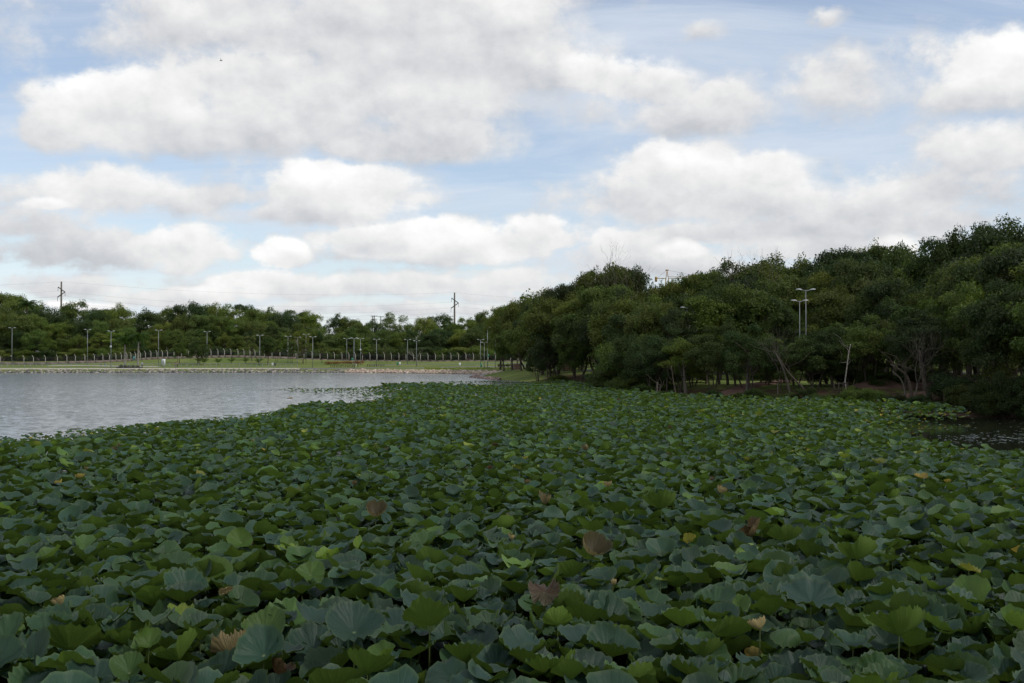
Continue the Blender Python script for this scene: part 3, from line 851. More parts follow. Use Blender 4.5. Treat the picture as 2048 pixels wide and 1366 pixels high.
# shore trees with low limbs and thin stems
front = [(1078, 131, 696, 'shore', .8), (1100, 124, 672, 'shore', 1.0), (1150, 118, 672, 'umbrella', .8), (1242, 91, 690, 'bush', 1.2), (1262, 88, 668, 'weeping', .9), (1300, 84, 676, 'shore', .9), (1325, 86, 655, 'shore', .9), (1362, 82, 690, 'shore', .8), (1385, 84, 672, 'shore', 1.0), (1425, 80, 670, 'shore', .9),
         (1455, 82, 640, 'umbrella', .8), (1498, 77, 650, 'shore', .9), (1530, 80, 668, 'shore', .9), (1562, 76, 676, 'sparse', .9), (1590, 78, 682, 'shore', .8), (1625, 74, 668, 'shore', .9), (1665, 75, 655, 'umbrella', .8), (1700, 76, 640, 'sparse', 1.1), (1738, 74, 632, 'shore', 1.0),
         (1780, 76, 640, 'umbrella', .9), (1815, 71, 600, 'sparse', 1.0), (1850, 69, 622, 'umbrella', .9), (1885, 72, 600, 'shore', 1.0), (1925, 70, 570, 'shore', 1.0), (1962, 66, 610, 'shore', .9), (1995, 63, 600, 'weeping', .8), (2040, 62, 560, 'shore', .9), (2085, 60, 560, 'weeping', .9), (2150, 56, 560, 'round', 1.0)]
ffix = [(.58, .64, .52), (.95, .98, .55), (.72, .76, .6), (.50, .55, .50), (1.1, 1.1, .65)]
for i, (px, d, ty, kd, wd) in enumerate(front):
    tree(kd, px, d, top_y=ty, wide=wd, tone=ffix[(i * 3) % 5], where='on the shore edge', lm=LAND_RIGHT, lean=.10, group='shore trees', name='bush' if kd == 'bush' else 'tree', cat='bush' if kd == 'bush' else 'tree')
for (px, d, ty) in [(1630, 100, 655), (1955, 74, 570), (1420, 95, 640), (1935, 72, 595)]:
    tree('round', px, d, top_y=ty, wide=.55, tone=(2.1, 1.9, .7), where='with yellow-green leaves', lm=LAND_RIGHT, tonew='bright', group='fresh-leaved trees')
for (px, d, h, wd, tn) in [(1225, 90, 2.6, .9, (.8, .8, .6)), (1205, 103, 2.0, .7, (.6, .7, .6)), (1250, 86, 1.8, .6, (.9, .9, .6)), (1290, 82.5, 1.2, .4, (.7, .8, .6)), (1715, 68.2, 1.3, .42, (1.3, 1.25, .7)), (1752, 67, 1.2, .36, (1.1, 1.1, .6)), (1832, 63.5, 1.0, .3, (.5, .6, .5)),
                      (1640, 69, .9, .35, (.7, .8, .6)), (1575, 71, .9, .3, (.8, .8, .6)), (1470, 74, .8, .25, (.6, .7, .5)), (1958, 59, 1.5, .42, (.7, .72, .5)), (1980, 57.8, 2.1, .4, (.55, .55, .45)), (1998, 57, 1.5, .42, (.6, .6, .5)), (2022, 57, 2.6, .4, (.42, .45, .4)), (2042, 56, 1.8, .45, (.5, .5, .42)), (2066, 56, 3.0, .5, (.45, .48, .4)), (2088, 55, 2.2, .5, (.5, .5, .42)), (1335, 79.5, .8, .25, (.6, .62, .5)), (1392, 76.5, .7, .28, (.7, .7, .5)), (1430, 76, .9, .25, (.55, .6, .5)), (1512, 73, 1.1, .3, (.6, .65, .5)), (1545, 72, .8, .3, (.7, .75, .55)), (1610, 70.5, 1.2, .32, (.5, .55, .45)), (1672, 69.5, .8, .3, (.7, .7, .5)), (1790, 65, 1.0, .3, (.55, .55, .45)), (1870, 62, .7, .3, (.6, .6, .45)), (1930, 60.5, 1.6, .45, (.8, .8, .5)), (2120, 53.5, 3.4, .7, (.6, .7, .5)),
                      (1118, 118, 1.3, .5, (1.0, 1.0, .6))]:
    tree('bush', px, d, h=h, wide=wd / (h / 10) * .5, tone=tn, name='bush', cat='bush', where='at the water edge', lm=LAND_RIGHT, group='waterside bushes')


for k in range(20):
    px = 1285 + k * 35 + random.uniform(-8, 8)
    if 1412 < px < 1480 or 1610 < px < 1650: continue
    sd_ = float(np.interp(px, [1300, 1400, 1500, 1600, 1700, 1800, 1900, 1960], [80, 75.5, 72, 69, 67, 63, 59, 57]))
    tree('bush', px, sd_ + random.uniform(3, 22), h=random.uniform(1.0, 2.4), wide=random.uniform(1.2, 2.2), tone=random.choice(ffix), name='bush', cat='bush', where='low under the shore trees', lm=LAND_RIGHT, group='undergrowth bushes')

# crooked thin bare stems among the shore trees
def bent_trunk(px, py, d, pts, r0, mat_, label):
    x, y, _ = at(px, d); g = gz(x, y); mb = MB()
    P = [((a - px) / F * d, b, z_of(c, d) - g) for a, b, c in pts]
    P[0] = (P[0][0], P[0][1], -0.3)
    pp = np.array(P); t = np.linspace(0, len(pp) - 1, len(pp) * 4)
    q = np.stack([np.interp(t, range(len(pp)), pp[:, k]) for k in range(3)], 1)
    for _ in range(2): q[1:-1] = (q[:-2] + 2 * q[1:-1] + q[2:]) / 4
    mb.tube(q, np.linspace(r0, r0 * .35, len(q)), 7)
    rt = empty('slender_tree', (x, y, g)); tag(rt, label, 'tree')
    mb.build('stem', M[mat_], rt, smooth=True)
    b = MB(); r = np.random.default_rng(int(px))
    for k in range(5):
        a = q[int(len(q) * (.55 + .08 * k))]; limb(b, a, a + np.array([r.normal() * .8, r.normal() * .4, .5 + r.random() * .8]), r0 * .22, r0 * .06, r, .12, 4, 4)
    b.build('branch', M[mat_], rt, smooth=True)

bent_trunk(1697, 780, 71, [(1697, 0, 784), (1692, .3, 765), (1695, .3, 745), (1702, .5, 705), (1706, .5, 688)], .065, 'palebark', 'thin whitish trunk rising straight among the dark shore trees')
bent_trunk(1812, 795, 66, [(1812, 0, 797), (1811, .2, 778), (1806, .3, 760), (1797, .3, 750), (1788, .4, 742)], .07, 'greybark', 'pale trunk bending left over the lotus near the picnic table')
bent_trunk(1824, 790, 67, [(1824, 0, 794), (1822, .2, 770), (1816, .3, 750), (1800, .3, 738), (1785, .4, 728)], .13, 'bark', 'dark arched trunk beside the pale bending one')
bent_trunk(1862, 795, 65, [(1862, 0, 798), (1856, .2, 778), (1850, .3, 755), (1846, .3, 735), (1842, .3, 700)], .19, 'bark', 'thick dark trunk leaning left in front of the wooden rails')
bent_trunk(1583, 785, 73, [(1583, 0, 789), (1576, .2, 765), (1568, .3, 735), (1558, .4, 715), (1550, .4, 700)], .10, 'greybark', 'grey trunk leaning left out over the shore')
bent_trunk(1625, 788, 71, [(1625, 0, 791), (1608, .3, 775), (1588, .4, 755), (1575, .5, 738), (1560, .5, 712)], .09, 'bark', 'long trunk slanting steeply left across the shore trees')
bent_trunk(1956, 795, 62, [(1953, 0, 802), (1956, .2, 790), (1963, .3, 775), (1958, .4, 760)], .22, 'bark', 'short dark stump-like trunk before the orange bank soil')
for k, (a, b, lab) in enumerate([(1310, 4, 'slim stem at the left end of the shore stems'), (1318, -6, 'slim stem tilting left beside its neighbour at the shore'), (1333, 3, 'forked pale stem rising from the dirt shore'),
                              (1372, -3, 'thicker upright stem by the bare red soil'), (1354, -7, 'black crooked stem above the red soil'), (1412, 5, 'slim stem left of the open lawn gap'), (1438, 0, 'dark stem standing in the lawn gap'),
                              (1471, -4, 'grey stem right of the open lawn gap'), (1486, -22, 'stem slanting left beside the lawn gap'), (1495, 2, 'stout dark stem before the grey road'), (1522, 2, 'dark stem before the dirt path foot'),
                              (1540, 6, 'slim stem beside the dirt path'), (1655, -14, 'stem slanting over the distant lawn strip'), (1640, 8, 'stem leaning right by the distant lawn strip'), (1755, 2, 'stout stem in front of the dirt mound'), (1722, 1, 'narrow stem left of the dirt mound'), (1741, 3, 'narrow stem nearly touching the dirt mound'), (1925, 1, 'broad dark stem behind the bushes at the rails')]):
    d = 77 + (k * 7) % 9
    g_ = gz(*at(a, d)[:2]); by = HY + (CH - g_) * F / d
    bent_trunk(a, by, d, [(a, 0, by), (a + b * .3, .2, by - 16), (a + b * .8, .3, by - 34), (a + b * 1.5, .3, by - 70)], .08 + .07 * ((k * 5) % 3 == 0) + .03 * (k % 2), 'bark' if k % 3 else 'greybark', lab)


# leafless trees
def bare_tree(px, base, top_y, spread, label, seed, dens=4):
    x, y, g = base; h = z_of(top_y, y) - g; r = np.random.default_rng(seed); mb = MB(); tw = MB()
    def grow(a, dirv, L, rad, lev):
        b = a + dirv * L
        pts = limb(mb if lev < 2 else tw, a, b, rad, rad * .6, r, .08, 4, 5 if lev < 2 else 3)
        if lev >= dens: return
        for _ in range(3 if lev < 3 else 2):
            nd = norm(dirv + r.normal(size=3) * spread * np.array([1, 1, .6]) + np.array([0, 0, .25])); grow(b - dirv * L * r.random() * .3, nd, L * (.62 + .2 * r.random()), rad * .55, lev + 1)
    grow(np.array([0, 0, -.3]), np.array([0, 0, 1.0]), h * .36, h * .008 + .03, 0)
    rt = empty('bare_tree', (x, y, g)); tag(rt, label, 'tree')
    mm = M['palebark'] if px < 1000 else M['greybark']
    mb.build('trunk', mm, rt); tw.build('twigs', mm, rt)

bare_tree(833, spot(833, 731, 200, 250), 686, .55, 'small leafless pale tree with spreading twigs on the far lawn', 3, 5)
bare_tree(1265, (at(1265, 128)[0], 128, gz(at(1265, 128)[0], 128)), 505, .45, 'tall leafless tree whose bare twigs stand above the right wood', 5, 6)
bare_tree(1497, (at(1497, 126)[0], 126, gz(at(1497, 126)[0], 126)), 496, .4, 'pale bare treetop poking out of the right skyline', 6, 5)
bare_tree(1560, (at(1560, 74)[0], 74, gz(at(1560, 74)[0], 74)), 650, .4, 'grey leafless tree in the middle of the shore trees', 8, 6)
bare_tree(1835, (at(1835, 64.5)[0], 64.5, gz(at(1835, 64.5)[0], 64.5)), 655, .4, 'grey thin-twigged tree before the wood near the picnic table', 9, 6)
bare_tree(595, spot(595, 727, 205, 252), 668, .45, 'grey leafless tree among the pale-trunked lawn trees', 11, 5)


# ------------------------------------------------------------------ palms
def frond_mesh(L, n, w, droop, seed, name='frond'):
    r = np.random.default_rng(seed); mb = MB(); t = np.linspace(0, 1, n)
    xs = L * (t - droop * .25 * t ** 3); zs = L * (.45 * t - droop * t ** 2.2)
    pts = np.stack([xs, np.zeros(n), zs], 1); mb.tube(pts, np.linspace(.035, .008, n) * L / 2.5, 3, False)
    V, Q = [], []
    for i in range(2, n):
        for sgn in (-1, 1):
            for rep in range(2):
                l = w * (1 - abs(2 * t[i] - .9) ** 2 * .6) * (.8 + .4 * r.random())
                p = pts[i] + (pts[i - 1] - pts[i]) * rep * .5
                e = p + np.array([l * .45, sgn * l * .75, -l * (.35 + .4 * r.random())])
                o = np.array([.035, 0, 0.0]) * L / 2
                k = len(V); V += [p - o, p + o, e + o * .3, e - o * .3]; Q.append([k, k + 1, k + 2, k + 3])
    mb.add(np.array(V), Q)
    V = np.concatenate(mb.V)
    return mesh_arrays(name, V, [np.concatenate(mb.Q)], False, attrs={'leafv': r.random(len(V)) * .6 + .2, 'clumpv': np.zeros(len(V))}, mats=[M['crown']])


def palm(px, py, trunk_y, label, seed, lean=0.0):
    x, y, g = spot(px, py, 200, 250); d = y; hz = z_of(trunk_y, d) - g
    rt = empty('royal_palm', (x, y, g)); tag(rt, label, 'palm tree')
    mb = MB(); z = np.linspace(-.3, hz, 12); q = z / hz
    rad = .21 * (1 - .35 * q) + .06 * np.exp(-((q - .45) / .25) ** 2); rad[0] = .30
    mb.tube(np.stack([lean * q ** 2, 0 * q, z], 1), rad, 10); mb.build('trunk', M['palebark'], rt, smooth=True)
    cs = MB(); cs.tube([(lean, 0, hz), (lean, 0, hz + 1.3)], [.24, .12], 8); o = cs.build('crownshaft', M['crown'], rt, smooth=True); o.color = (.8, 1.2, .8, 1)
    fm = [frond_mesh(3.0, 26, .75, .75 + .25 * k, seed + k) for k in range(3)]
    for k in range(17):
        f = link('frond', fm[k % 3], rt, (lean, 0, hz + 1.2)); f.rotation_euler = (0, (-.55 + 1.1 * ((k * 5) % 7) / 7), k * 2.4)
        f.color = (1.0, 1.15, .8, 1)

palm(250, 735, 689, 'left royal palm with a shaggy lower crown on the far bank', 21)
palm(276, 735, 683, 'right royal palm, the taller of the pair on the far bank', 31, .15)
# another palm head in the far wood
x, y, _ = at(52, 276); g = gz(x, y)
rt = empty('wood_palm', (x, y, g)); tag(rt, 'palm with a feathery round head rising above the far wood at the left', 'palm tree')
mb = MB(); hz = z_of(610, 276) - g; mb.tube([(0, 0, 0), (.2, 0, hz)], [.2, .16], 8); mb.build('trunk', M['bark'], rt)
fm = frond_mesh(3.4, 20, .8, .7, 77)
for k in range(18):
    f = link('frond', fm, rt, (.2, 0, hz)); f.rotation_euler = (0, -.7 + 1.2 * ((k * 5) % 7) / 7, k * 2.4); f.color = (.7, .8, .6, 1)
ymesh = frond_mesh(1.7, 14, .35, .55, 90)
for (px, py, w) in [(398, 727, 'leftmost of the young palms on the lawn hump'), (408, 729, 'young palm second from left on the hump'), (436, 729, 'young palm in the middle of the hump'), (463, 728, 'young palm right of the hump middle'), (491, 728, 'young palm near the hump end'), (517, 729, 'young palm beside the dark round tree')]:
    x, y, g = spot(px, py, 205, 250); rt = empty('young_palm', (x, y, g), random.random()); tag(rt, 'small feathery ' + w, 'young palm', 'young palms on the lawn')
    mb = MB(); mb.tube([(0, 0, -.1), (0, 0, .5)], [.09, .06], 6); mb.build('trunk', M['bark'], rt)
    for k in range(9):
        f = link('frond', ymesh, rt, (0, 0, .45)); f.rotation_euler = (0, -.9 + .5 * ((k * 5) % 7) / 7, k * 2.4); f.color = (1.5, 1.4, 1.0, 1)


# ------------------------------------------------------------------ fence behind the lawn
post_me = MB(); post_me.tube([(0, 0, -.3), (0, 0, 1.75)], .07, 4); post_me.tube([(0, 0, 1.74), (-.28, -.1, 2.15)], .06, 4); post_me = post_me.mesh('fence_post', M['concrete'])
FX = [-14, 1.5, 24, 48, 67, 91, 115, 134, 151, 170, 189, 206, 219, 232, 243, 254, 262, 271, 281, 291, 302, 314, 325, 335, 348, 363, 377, 392, 409, 422, 436, 449, 462, 476, 488, 500, 510, 519, 529, 544, 560, 576, 592, 608, 624, 640, 655,
      669, 684, 698, 711, 725, 740, 754, 769, 783, 798, 812, 827, 841, 856, 871, 886, 902, 917, 932, 947, 961, 976, 991, 1006, 1021, 1036, 1051]
fl = np.interp
def fence_d(px): return float(np.interp(px, [-60, 100, 200, 300, 480, 600, 700, 1100], [231, 231, 235, 240, 244, 250, 252, 252]))
ft = empty('fence', (0, 0, 0)); tag(ft, 'long fence of angled concrete posts and wires along the far wood', 'fence')
P3 = []
for px in FX:
    d = fence_d(px); x = (px - CX) / F * d; g = gz(x, d); P3.append((x, d, g))
    o = link('fence_post', post_me, ft, (x, d, g)); o.rotation_euler = (0, 0, random.uniform(-.15, .15))
P3 = np.array(P3)
for k, z in enumerate((.55, .95, 1.35, 1.7)):
    mb = MB(); mb.tube(P3 + [0, 0, z], .012, 3, False); mb.build('wire', M['wire'], ft)
net = MB()   # chain-link, coarse diagonal wires
for i in range(len(P3) - 1):
    a, b = P3[i], P3[i + 1]
    for k in range(7):
        u = k / 7.0; w_ = (k + 1.6) / 7.0
        net.bar(a + (b - a) * u + [0, 0, .4], a + (b - a) * min(w_, 1) + [0, 0, 1.7], .006)
        net.bar(a + (b - a) * u + [0, 0, 1.7], a + (b - a) * min(w_, 1) + [0, 0, .4], .006)
tag(net.build('wire_net', M['wire'], ft), kind='stuff')
wl = MB()
for i in range(len(P3) - 1):
    a, b = P3[i], P3[i + 1]; n = (b - a) / np.linalg.norm(b - a); ang = atan2(n[1], n[0]); c = (a + b) / 2
    L = np.linalg.norm((b - a)[:2]) - .17
    hh = .55 if a[0] < -55 else .25
    wl.box((c[0], c[1], c[2] + hh / 2 - .15), (L, .12, hh + .3), rz=ang)
wl.build('base_wall', M['kerbwall'], ft)

# ------------------------------------------------------------------ railing on the promenade
rl = empty('guard_railing', (0, 0, 0)); tag(rl, 'grey metal guard railing along the promenade above the rocks', 'railing')
pm = MB(); pm.tube([(0, 0, -.1), (0, 0, 1.05)], .035, 5); pm = pm.mesh('railing_post', M['metal'])
RP = []
pxs = np.concatenate([np.arange(-20, 596, 11.6)])
for px in pxs:
    d = float(np.interp(px, [-60, 0, 400, 600], [200.8, 200.8, 204.6, 204.0])); x = (px - CX) / F * d; g = gz(x, d) + .05
    RP.append((x, d, g)); link('post', pm, rl, (x, d, g))
RP = np.array(RP)
for z, r_ in ((1.05, .035), (.7, .018), (.38, .018)):
    mb = MB(); mb.tube(RP + [0, 0, z], r_, 4, False); mb.build('rail', M['metal'], rl)

# ------------------------------------------------------------------ lamp posts
lamp_pole = MB(); lamp_pole.tube([(0, 0, -.2), (0, 0, .96), (0, 0, 1.0)], [.0, .0, .0], 6)
def lamp(px, top_y, base=None, d=None, span=10.0, label='', pr=1.0, z0=None, sign=False, box=False, group='double-headed lamp posts of the park'):
    if base is not None:
        x, y, g = spot(px, base, 200, 252)
    else:
        x, y, _ = at(px, d); g = gz(x, y)
    h = z_of(top_y, y) - g; sp_ = span / F * y / 2
    rt = empty('lamp_post', (x, y, g)); tag(rt, label, 'lamp post', group)
    mb = MB(); mb.tube([(0, 0, -.2), (0, 0, h * .5), (0, 0, h)], [.075 * pr, .06 * pr, .045 * pr], 8); mb.build('pole', M['metal'], rt, smooth=True)
    mb = MB(); mb.tube([(-sp_, 0, h + .02), (0, 0, h - .06), (sp_, 0, h + .02)], .035, 5); mb.build('arm', M['metal'], rt)
    hd = MB(); hd.box((0, 0, 0), (.50, .24, .08)); hd.box((.0, 0, .06), (.30, .15, .04)); hm = hd.mesh('lamp_head', M['lampwhite'])
    for s in (-1, 1):
        o = link('lamp_head', hm, rt, (s * sp_, 0, h + .05)); o.rotation_euler = (0, -s * .08, 0)
    if box:
        b = MB(); b.box((0, -.12, h * .58), (.34, .2, .42)); b.build('control_box', M['lampwhite'], rt)
    return rt

ords = ['first', 'second', 'third', 'fourth', 'fifth', 'sixth', 'seventh', 'eighth', 'ninth', 'tenth', 'eleventh', 'twelfth', 'thirteenth', 'fourteenth', 'fifteenth', 'sixteenth', 'seventeenth', 'eighteenth']
LP = [(24, 656, 731, 'at the left end of the promenade', 0), (175, 659.5, 731, 'midway between the left end and the palms', 0), (222, 662.5, 736, 'with a small box, left of the palms', 1), (317, 660.7, 731, 'just left of the white board', 0), (414, 663.5, 722, 'half hidden behind the lawn hump trees', 0),
      (519.6, 671, 732, 'beside the dark round lawn tree', 0), (576, 673, 726, 'among the pale-trunked trees, left one', 0), (595, 675, 726, 'dim one behind the pale-trunked trees', 0), (612, 669, 724, 'farthest one above the pale-trunked trees', 0), (625.5, 674, 736, 'right of the pale-trunked trees', 0), (693.5, 677.6, 727, 'behind the red-brown hedge', 0), (708, 676.6, 738, 'nearest the water by the hedge', 0),
      (721, 677.6, 730, 'with a small box, behind the two seated people', 1), (753, 679, 733, 'standing right of the low benches', 0), (815, 679.5, 729, 'left of the bare lawn tree', 0), (833, 682, 733, 'in front of the bare lawn tree', 0), (961, 679.5, 730, 'left of the three beside the green bank', 0),
      (968.5, 685, 736, 'shortest of those beside the green bank', 0), (975, 655, 735, 'tallest of those beside the green bank', 0), (990.5, 662.5, 735, 'with a small box right behind the walker in teal', 1)]
for (px, ty, by, w, bx) in LP:
    lamp(px, ty, by, label='grey double-headed lamp post ' + w, box=bool(bx))
lamp(1612, 580, d=90, span=27, pr=.6, label='tall white-headed park lamp above the right wood, the taller of the pair')
lamp(1599.5, 602, d=92, span=23, pr=.6, label='park lamp left of the taller one above the right wood')
lamp(1374, 616, d=101, span=15, label='upper of two lamp heads showing through the leaves left of centre in the right wood')
lamp(1379, 626, d=103, span=10, label='lower of two lamp heads showing through the leaves in the right wood')
lamp(1742, 611, d=95, span=18, label='lamp head peeping through the dark trees above the dirt mound')

# ------------------------------------------------------------------ power poles and wires
def pylon(px, d, top_y, label):
    x, y, _ = at(px, d); g = gz(x, y); h = z_of(top_y, d) - g; u = d / F
    rt = empty('power_pylon', (x, y, g)); tag(rt, label, 'power pylon')
    mb = MB(); mb.tube([(0, 0, -.5), (0, 0, h)], [.42, .24], 4); mb.build('pole', M['darkpole'], rt)
    A = [((-6, 11), (8, 21)), ((8, 21), (-7, 31.5))]
    tips = [(-6, 11), (8, 21), (-7, 31.5)]
    for (a, b) in A:
        m2 = MB(); m2.bar((a[0] * u, -.2, h - a[1] * u), (b[0] * u, -.2, h - b[1] * u), .15); m2.build('crossarm', M['darkpole'], rt)
    for (a, b) in tips:
        m3 = MB(); m3.tube([(a * u, -.2, h - b * u), (a * u, -.2, h - (b + 8) * u)], .06, 6); m3.build('insulator', M['wire'], rt)
    return [(x + a * u, y - .2, g + h - (b + 8) * u) for a, b in tips] + [(x, y, g + h)]

T1 = pylon(122, 310, 563, 'dark concrete power pylon with zigzag arms above the left of the far wood')
T2 = pylon(909, 345, 585, 'dark concrete power pylon with zigzag arms above the wood near the centre')


def cable(a, b, sag, label, r=.013):
    a, b = np.array(a, float), np.array(b, float); t = np.linspace(0, 1, 24)[:, None]
    p = a + (b - a) * t; p[:, 2] -= (4 * sag * t * (1 - t))[:, 0]
    mb = MB(); mb.tube(p, r, 3, False); tag(mb.build('power_cable', M['wire']), label, 'cable', 'power cables in the sky')

nm = ['left arm', 'right arm', 'lowest arm', 'pole top']
for k in range(4):
    cable(T1[k], T2[k], (3.0, 3.6, 3.4, 2.2)[k], f'power cable strung between the two pylons from each {nm[k]}')
    cable((T1[k][0] - 130, T1[k][1] - 25, T1[k][2] + 1), T1[k], 3.2, f'power cable leaving the left pylon leftwards from its {nm[k]}')
    cable(T2[k], (T2[k][0] + 130, T2[k][1] + 45, T2[k][2] + 2), 3.2, f'power cable leaving the centre pylon rightwards from its {nm[k]}')


def tpole(px, d, ty, w, label):
    x, y, _ = at(px, d); g = gz(x, y); h = z_of(ty, d) - g
    rt = empty('utility_pole', (x, y, g)); tag(rt, label, 'utility pole')
    mb = MB(); mb.tube([(0, 0, -.3), (0, 0, h)], [.2, .14], 6); mb.build('pole', M['darkpole'], rt)
    for k, zz in enumerate((.15, 1.2)):
        m2 = MB(); m2.box((w * .1, -.15, h - zz), (w * (1 - .3 * k), .12, .14)); m2.build('crossarm', M['darkpole'], rt)
    for s in (-.45, 0.0, .45):
        m3 = MB(); m3.tube([(w * s, -.15, h - .1), (w * s, -.15, h + .22)], .05, 5); m3.build('insulator', M['wire'], rt)
    return (x, y, g + h + .1)

a = tpole(748.5, 330, 631.5, 1.9, 'utility pole with two crossarms left of the small skyline pair')
b = tpole(761.5, 333, 633, 1.7, 'utility pole just right of its two-armed neighbour on the skyline')
c = tpole(900, 350, 632, 2.0, 'low utility pole close left of the centre pylon')
tpole(745, 345, 633, 1.2, 'thin utility pole almost touching the two-armed one')
tpole(1061.5, 420, 592, 3.2, 'thin dark pole with crossarms above the left end of the right wood')
for k, zz in enumerate((0, -1.1)):
    cable((a[0] - 120, a[1], a[2] + zz), (a[0], a[1], a[2] + zz), 1.2, f'low cable running left from the small poles, {["upper", "lower"][k]}', .022)
    cable((a[0], a[1], a[2] + zz), (c[0], c[1], c[2] + zz), 1.0, f'low cable between the small poles and the centre pylon, {["upper", "lower"][k]}', .022)

# tower crane beyond the wood
x, y, _ = at(1334.5, 520); g = 3.0; u = 520 / F; top = z_of(540, 520); jz = z_of(556.5, 520)
cr = empty('tower_crane', (x, y, g)); tag(cr, 'yellow tower crane top showing above the right wood', 'crane')
mb = MB()
for sx in (-.8, .8):
    for sy in (-.8, .8): mb.bar((sx, sy, -1), (sx, sy, jz - g), .12)
for k in range(16):
    z0 = k * (jz - g) / 16; z1 = (k + 1) * (jz - g) / 16
    for s in (-1, 1): mb.bar((-.8 * s, -.8, z0), (.8 * s, -.8, z1), .07)
mb.build('mast', M['yellow'], cr)
mb = MB(); mb.bar((-.6, 0, jz - g), (0, 0, top - g), .16); mb.bar((.6, 0, jz - g), (0, 0, top - g), .16); mb.box((0, 0, top - g), (1.6, .6, .5)); mb.build('tower_head', M['yellow'], cr)
mb = MB()
for k in range(26):
    x0 = k * 1.05 + .5; x1 = x0 + 1.05
    mb.bar((x0, -.5, jz - g), (x1, -.5, jz - g), .09); mb.bar((x0, .5, jz - g), (x1, .5, jz - g), .09); mb.bar((x0, 0, jz - g + .9), (x1, 0, jz - g + .9), .09)
    mb.bar((x0, -.5, jz - g), ((x0 + x1) / 2, 0, jz - g + .9), .05); mb.bar(((x0 + x1) / 2, 0, jz - g + .9), (x1, -.5, jz - g), .05)
mb.build('jib', M['yellow'], cr)
mb = MB(); mb.box((-3.4, 0, jz - g), (6.0, .9, .3)); mb.build('counter_jib', M['yellow'], cr)
mb = MB(); mb.box((-5.8, 0, jz - g - .5), (1.1, .9, 2.6)); mb.build('counterweight', M['yellow'], cr)
mb = MB(); mb.bar((0, 0, top - g), (17, 0, jz - g + .9), .05); mb.bar((0, 0, top - g), (-5.5, 0, jz - g), .05); mb.build('tie_rod', M['wire'], cr)

# ------------------------------------------------------------------ small things on the far bank
def board(px, by, ty, wpx, label):
    x, y, g = spot(px, by, 200, 250); h = (by - ty) / F * y; w = wpx / F * y
    rt = empty('notice_board', (x, y, g)); tag(rt, label, 'board')
    mb = MB(); mb.box((0, 0, h / 2), (w, .28, h)); mb.build('panel', M['white'], rt)
    mb = MB(); mb.box((0, -.145, h * .62), (w * .5, .012, h * .42)); mb.box((0, -.145, h * .26), (w * .5, .012, h * .10)); mb.build('print', M['grey'], rt)
    mb = MB(); mb.box((-w * .62, .02, h * .48), (w * .22, .2, h * .92)); mb.build('side_panel', M['grey'], rt)  # side away from the sun, its shade put into the grey colour
board(327.5, 731.5, 718, 6.2, 'white upright notice board with grey print on the far lawn')

x, y, g = spot(268, 729, 200, 250); rt = empty('park_sign', (x, y, g)); tag(rt, 'round-topped teal sign on a thin post between the palms', 'sign')
mb = MB(); mb.tube([(0, 0, -.1), (0, 0, 1.3)], .03, 5); mb.build('post', M['metal'], rt)
mb = MB(); a_ = np.linspace(0, 2 * pi, 17)[:-1]
ring = np.stack([.30 * np.cos(a_), 0 * a_, .46 * np.sin(a_)], 1)
mb.add(np.concatenate([ring + [0, -.03, 1.5], ring + [0, .03, 1.5]]), [[i, (i + 1) % 16, 16 + (i + 1) % 16, 16 + i] for i in range(16)], [[0, i + 1, i] for i in range(1, 15)] + [[16, 16 + i, 17 + i] for i in range(1, 15)])
mb.build('plate', M['teal'], rt)
mb = MB(); mb.box((0, -.045, 1.62), (.16, .02, .2)); mb.box((0, -.045, 1.36), (.2, .02, .08)); mb.build('pictogram', M['lampwhite'], rt)

for (px, py, nm_, w) in [(706, 718, 'green', 'green round sign fixed beside the lamp post near the hedge'), (977.5, 711, 'green', 'green round sign on the tallest lamp post by the bank')]:
    x, y, _ = at(px - 1.5, 222); g = gz(x, y); z = z_of(py, 222) - g
    rt = empty('round_sign', (x, y, g)); tag(rt, w, 'sign')
    mb = MB(); mb.tube([(0, 0, -.1), (0, 0, z)], .03, 5); mb.build('post', M['metal'], rt)
    mb = MB(); mb.tube([(0, -.03, z), (0, .03, z)], .26, 12); mb.build('plate', M[nm_], rt)

def bins(px, by, cols, label):
    x, y, g = spot(px, by, 200, 250); rt = empty('litter_bins', (x, y, g)); tag(rt, label, 'litter bin')
    for k, cn in enumerate(cols):
        xx = (k - (len(cols) - 1) / 2) * .5
        mb = MB(); mb.tube([(xx, 0, .35), (xx, 0, .95)], [.17, .20], 10); mb.build('bin', M[cn], rt)
        mb = MB(); mb.tube([(xx, 0, .95), (xx, 0, 1.02)], [.22, .12], 10); mb.build('lid', M[cn], rt)
        mb = MB(); mb.tube([(xx, 0, -.1), (xx, 0, .36)], .03, 5); mb.build('post', M['metal'], rt)
bins(797.5, 733, ['green', 'white'], 'green and white litter bins side by side on the far lawn')
bins(962.5, 739, ['green'], 'single green litter bin at the edge of the green bank')
bins(919.5, 735, ['white'], 'small pale bin on the lawn behind the yellow flowers')
bins(547.5, 735, ['white', 'shirtdark'], 'white and dark bins at the end of the promenade railing')

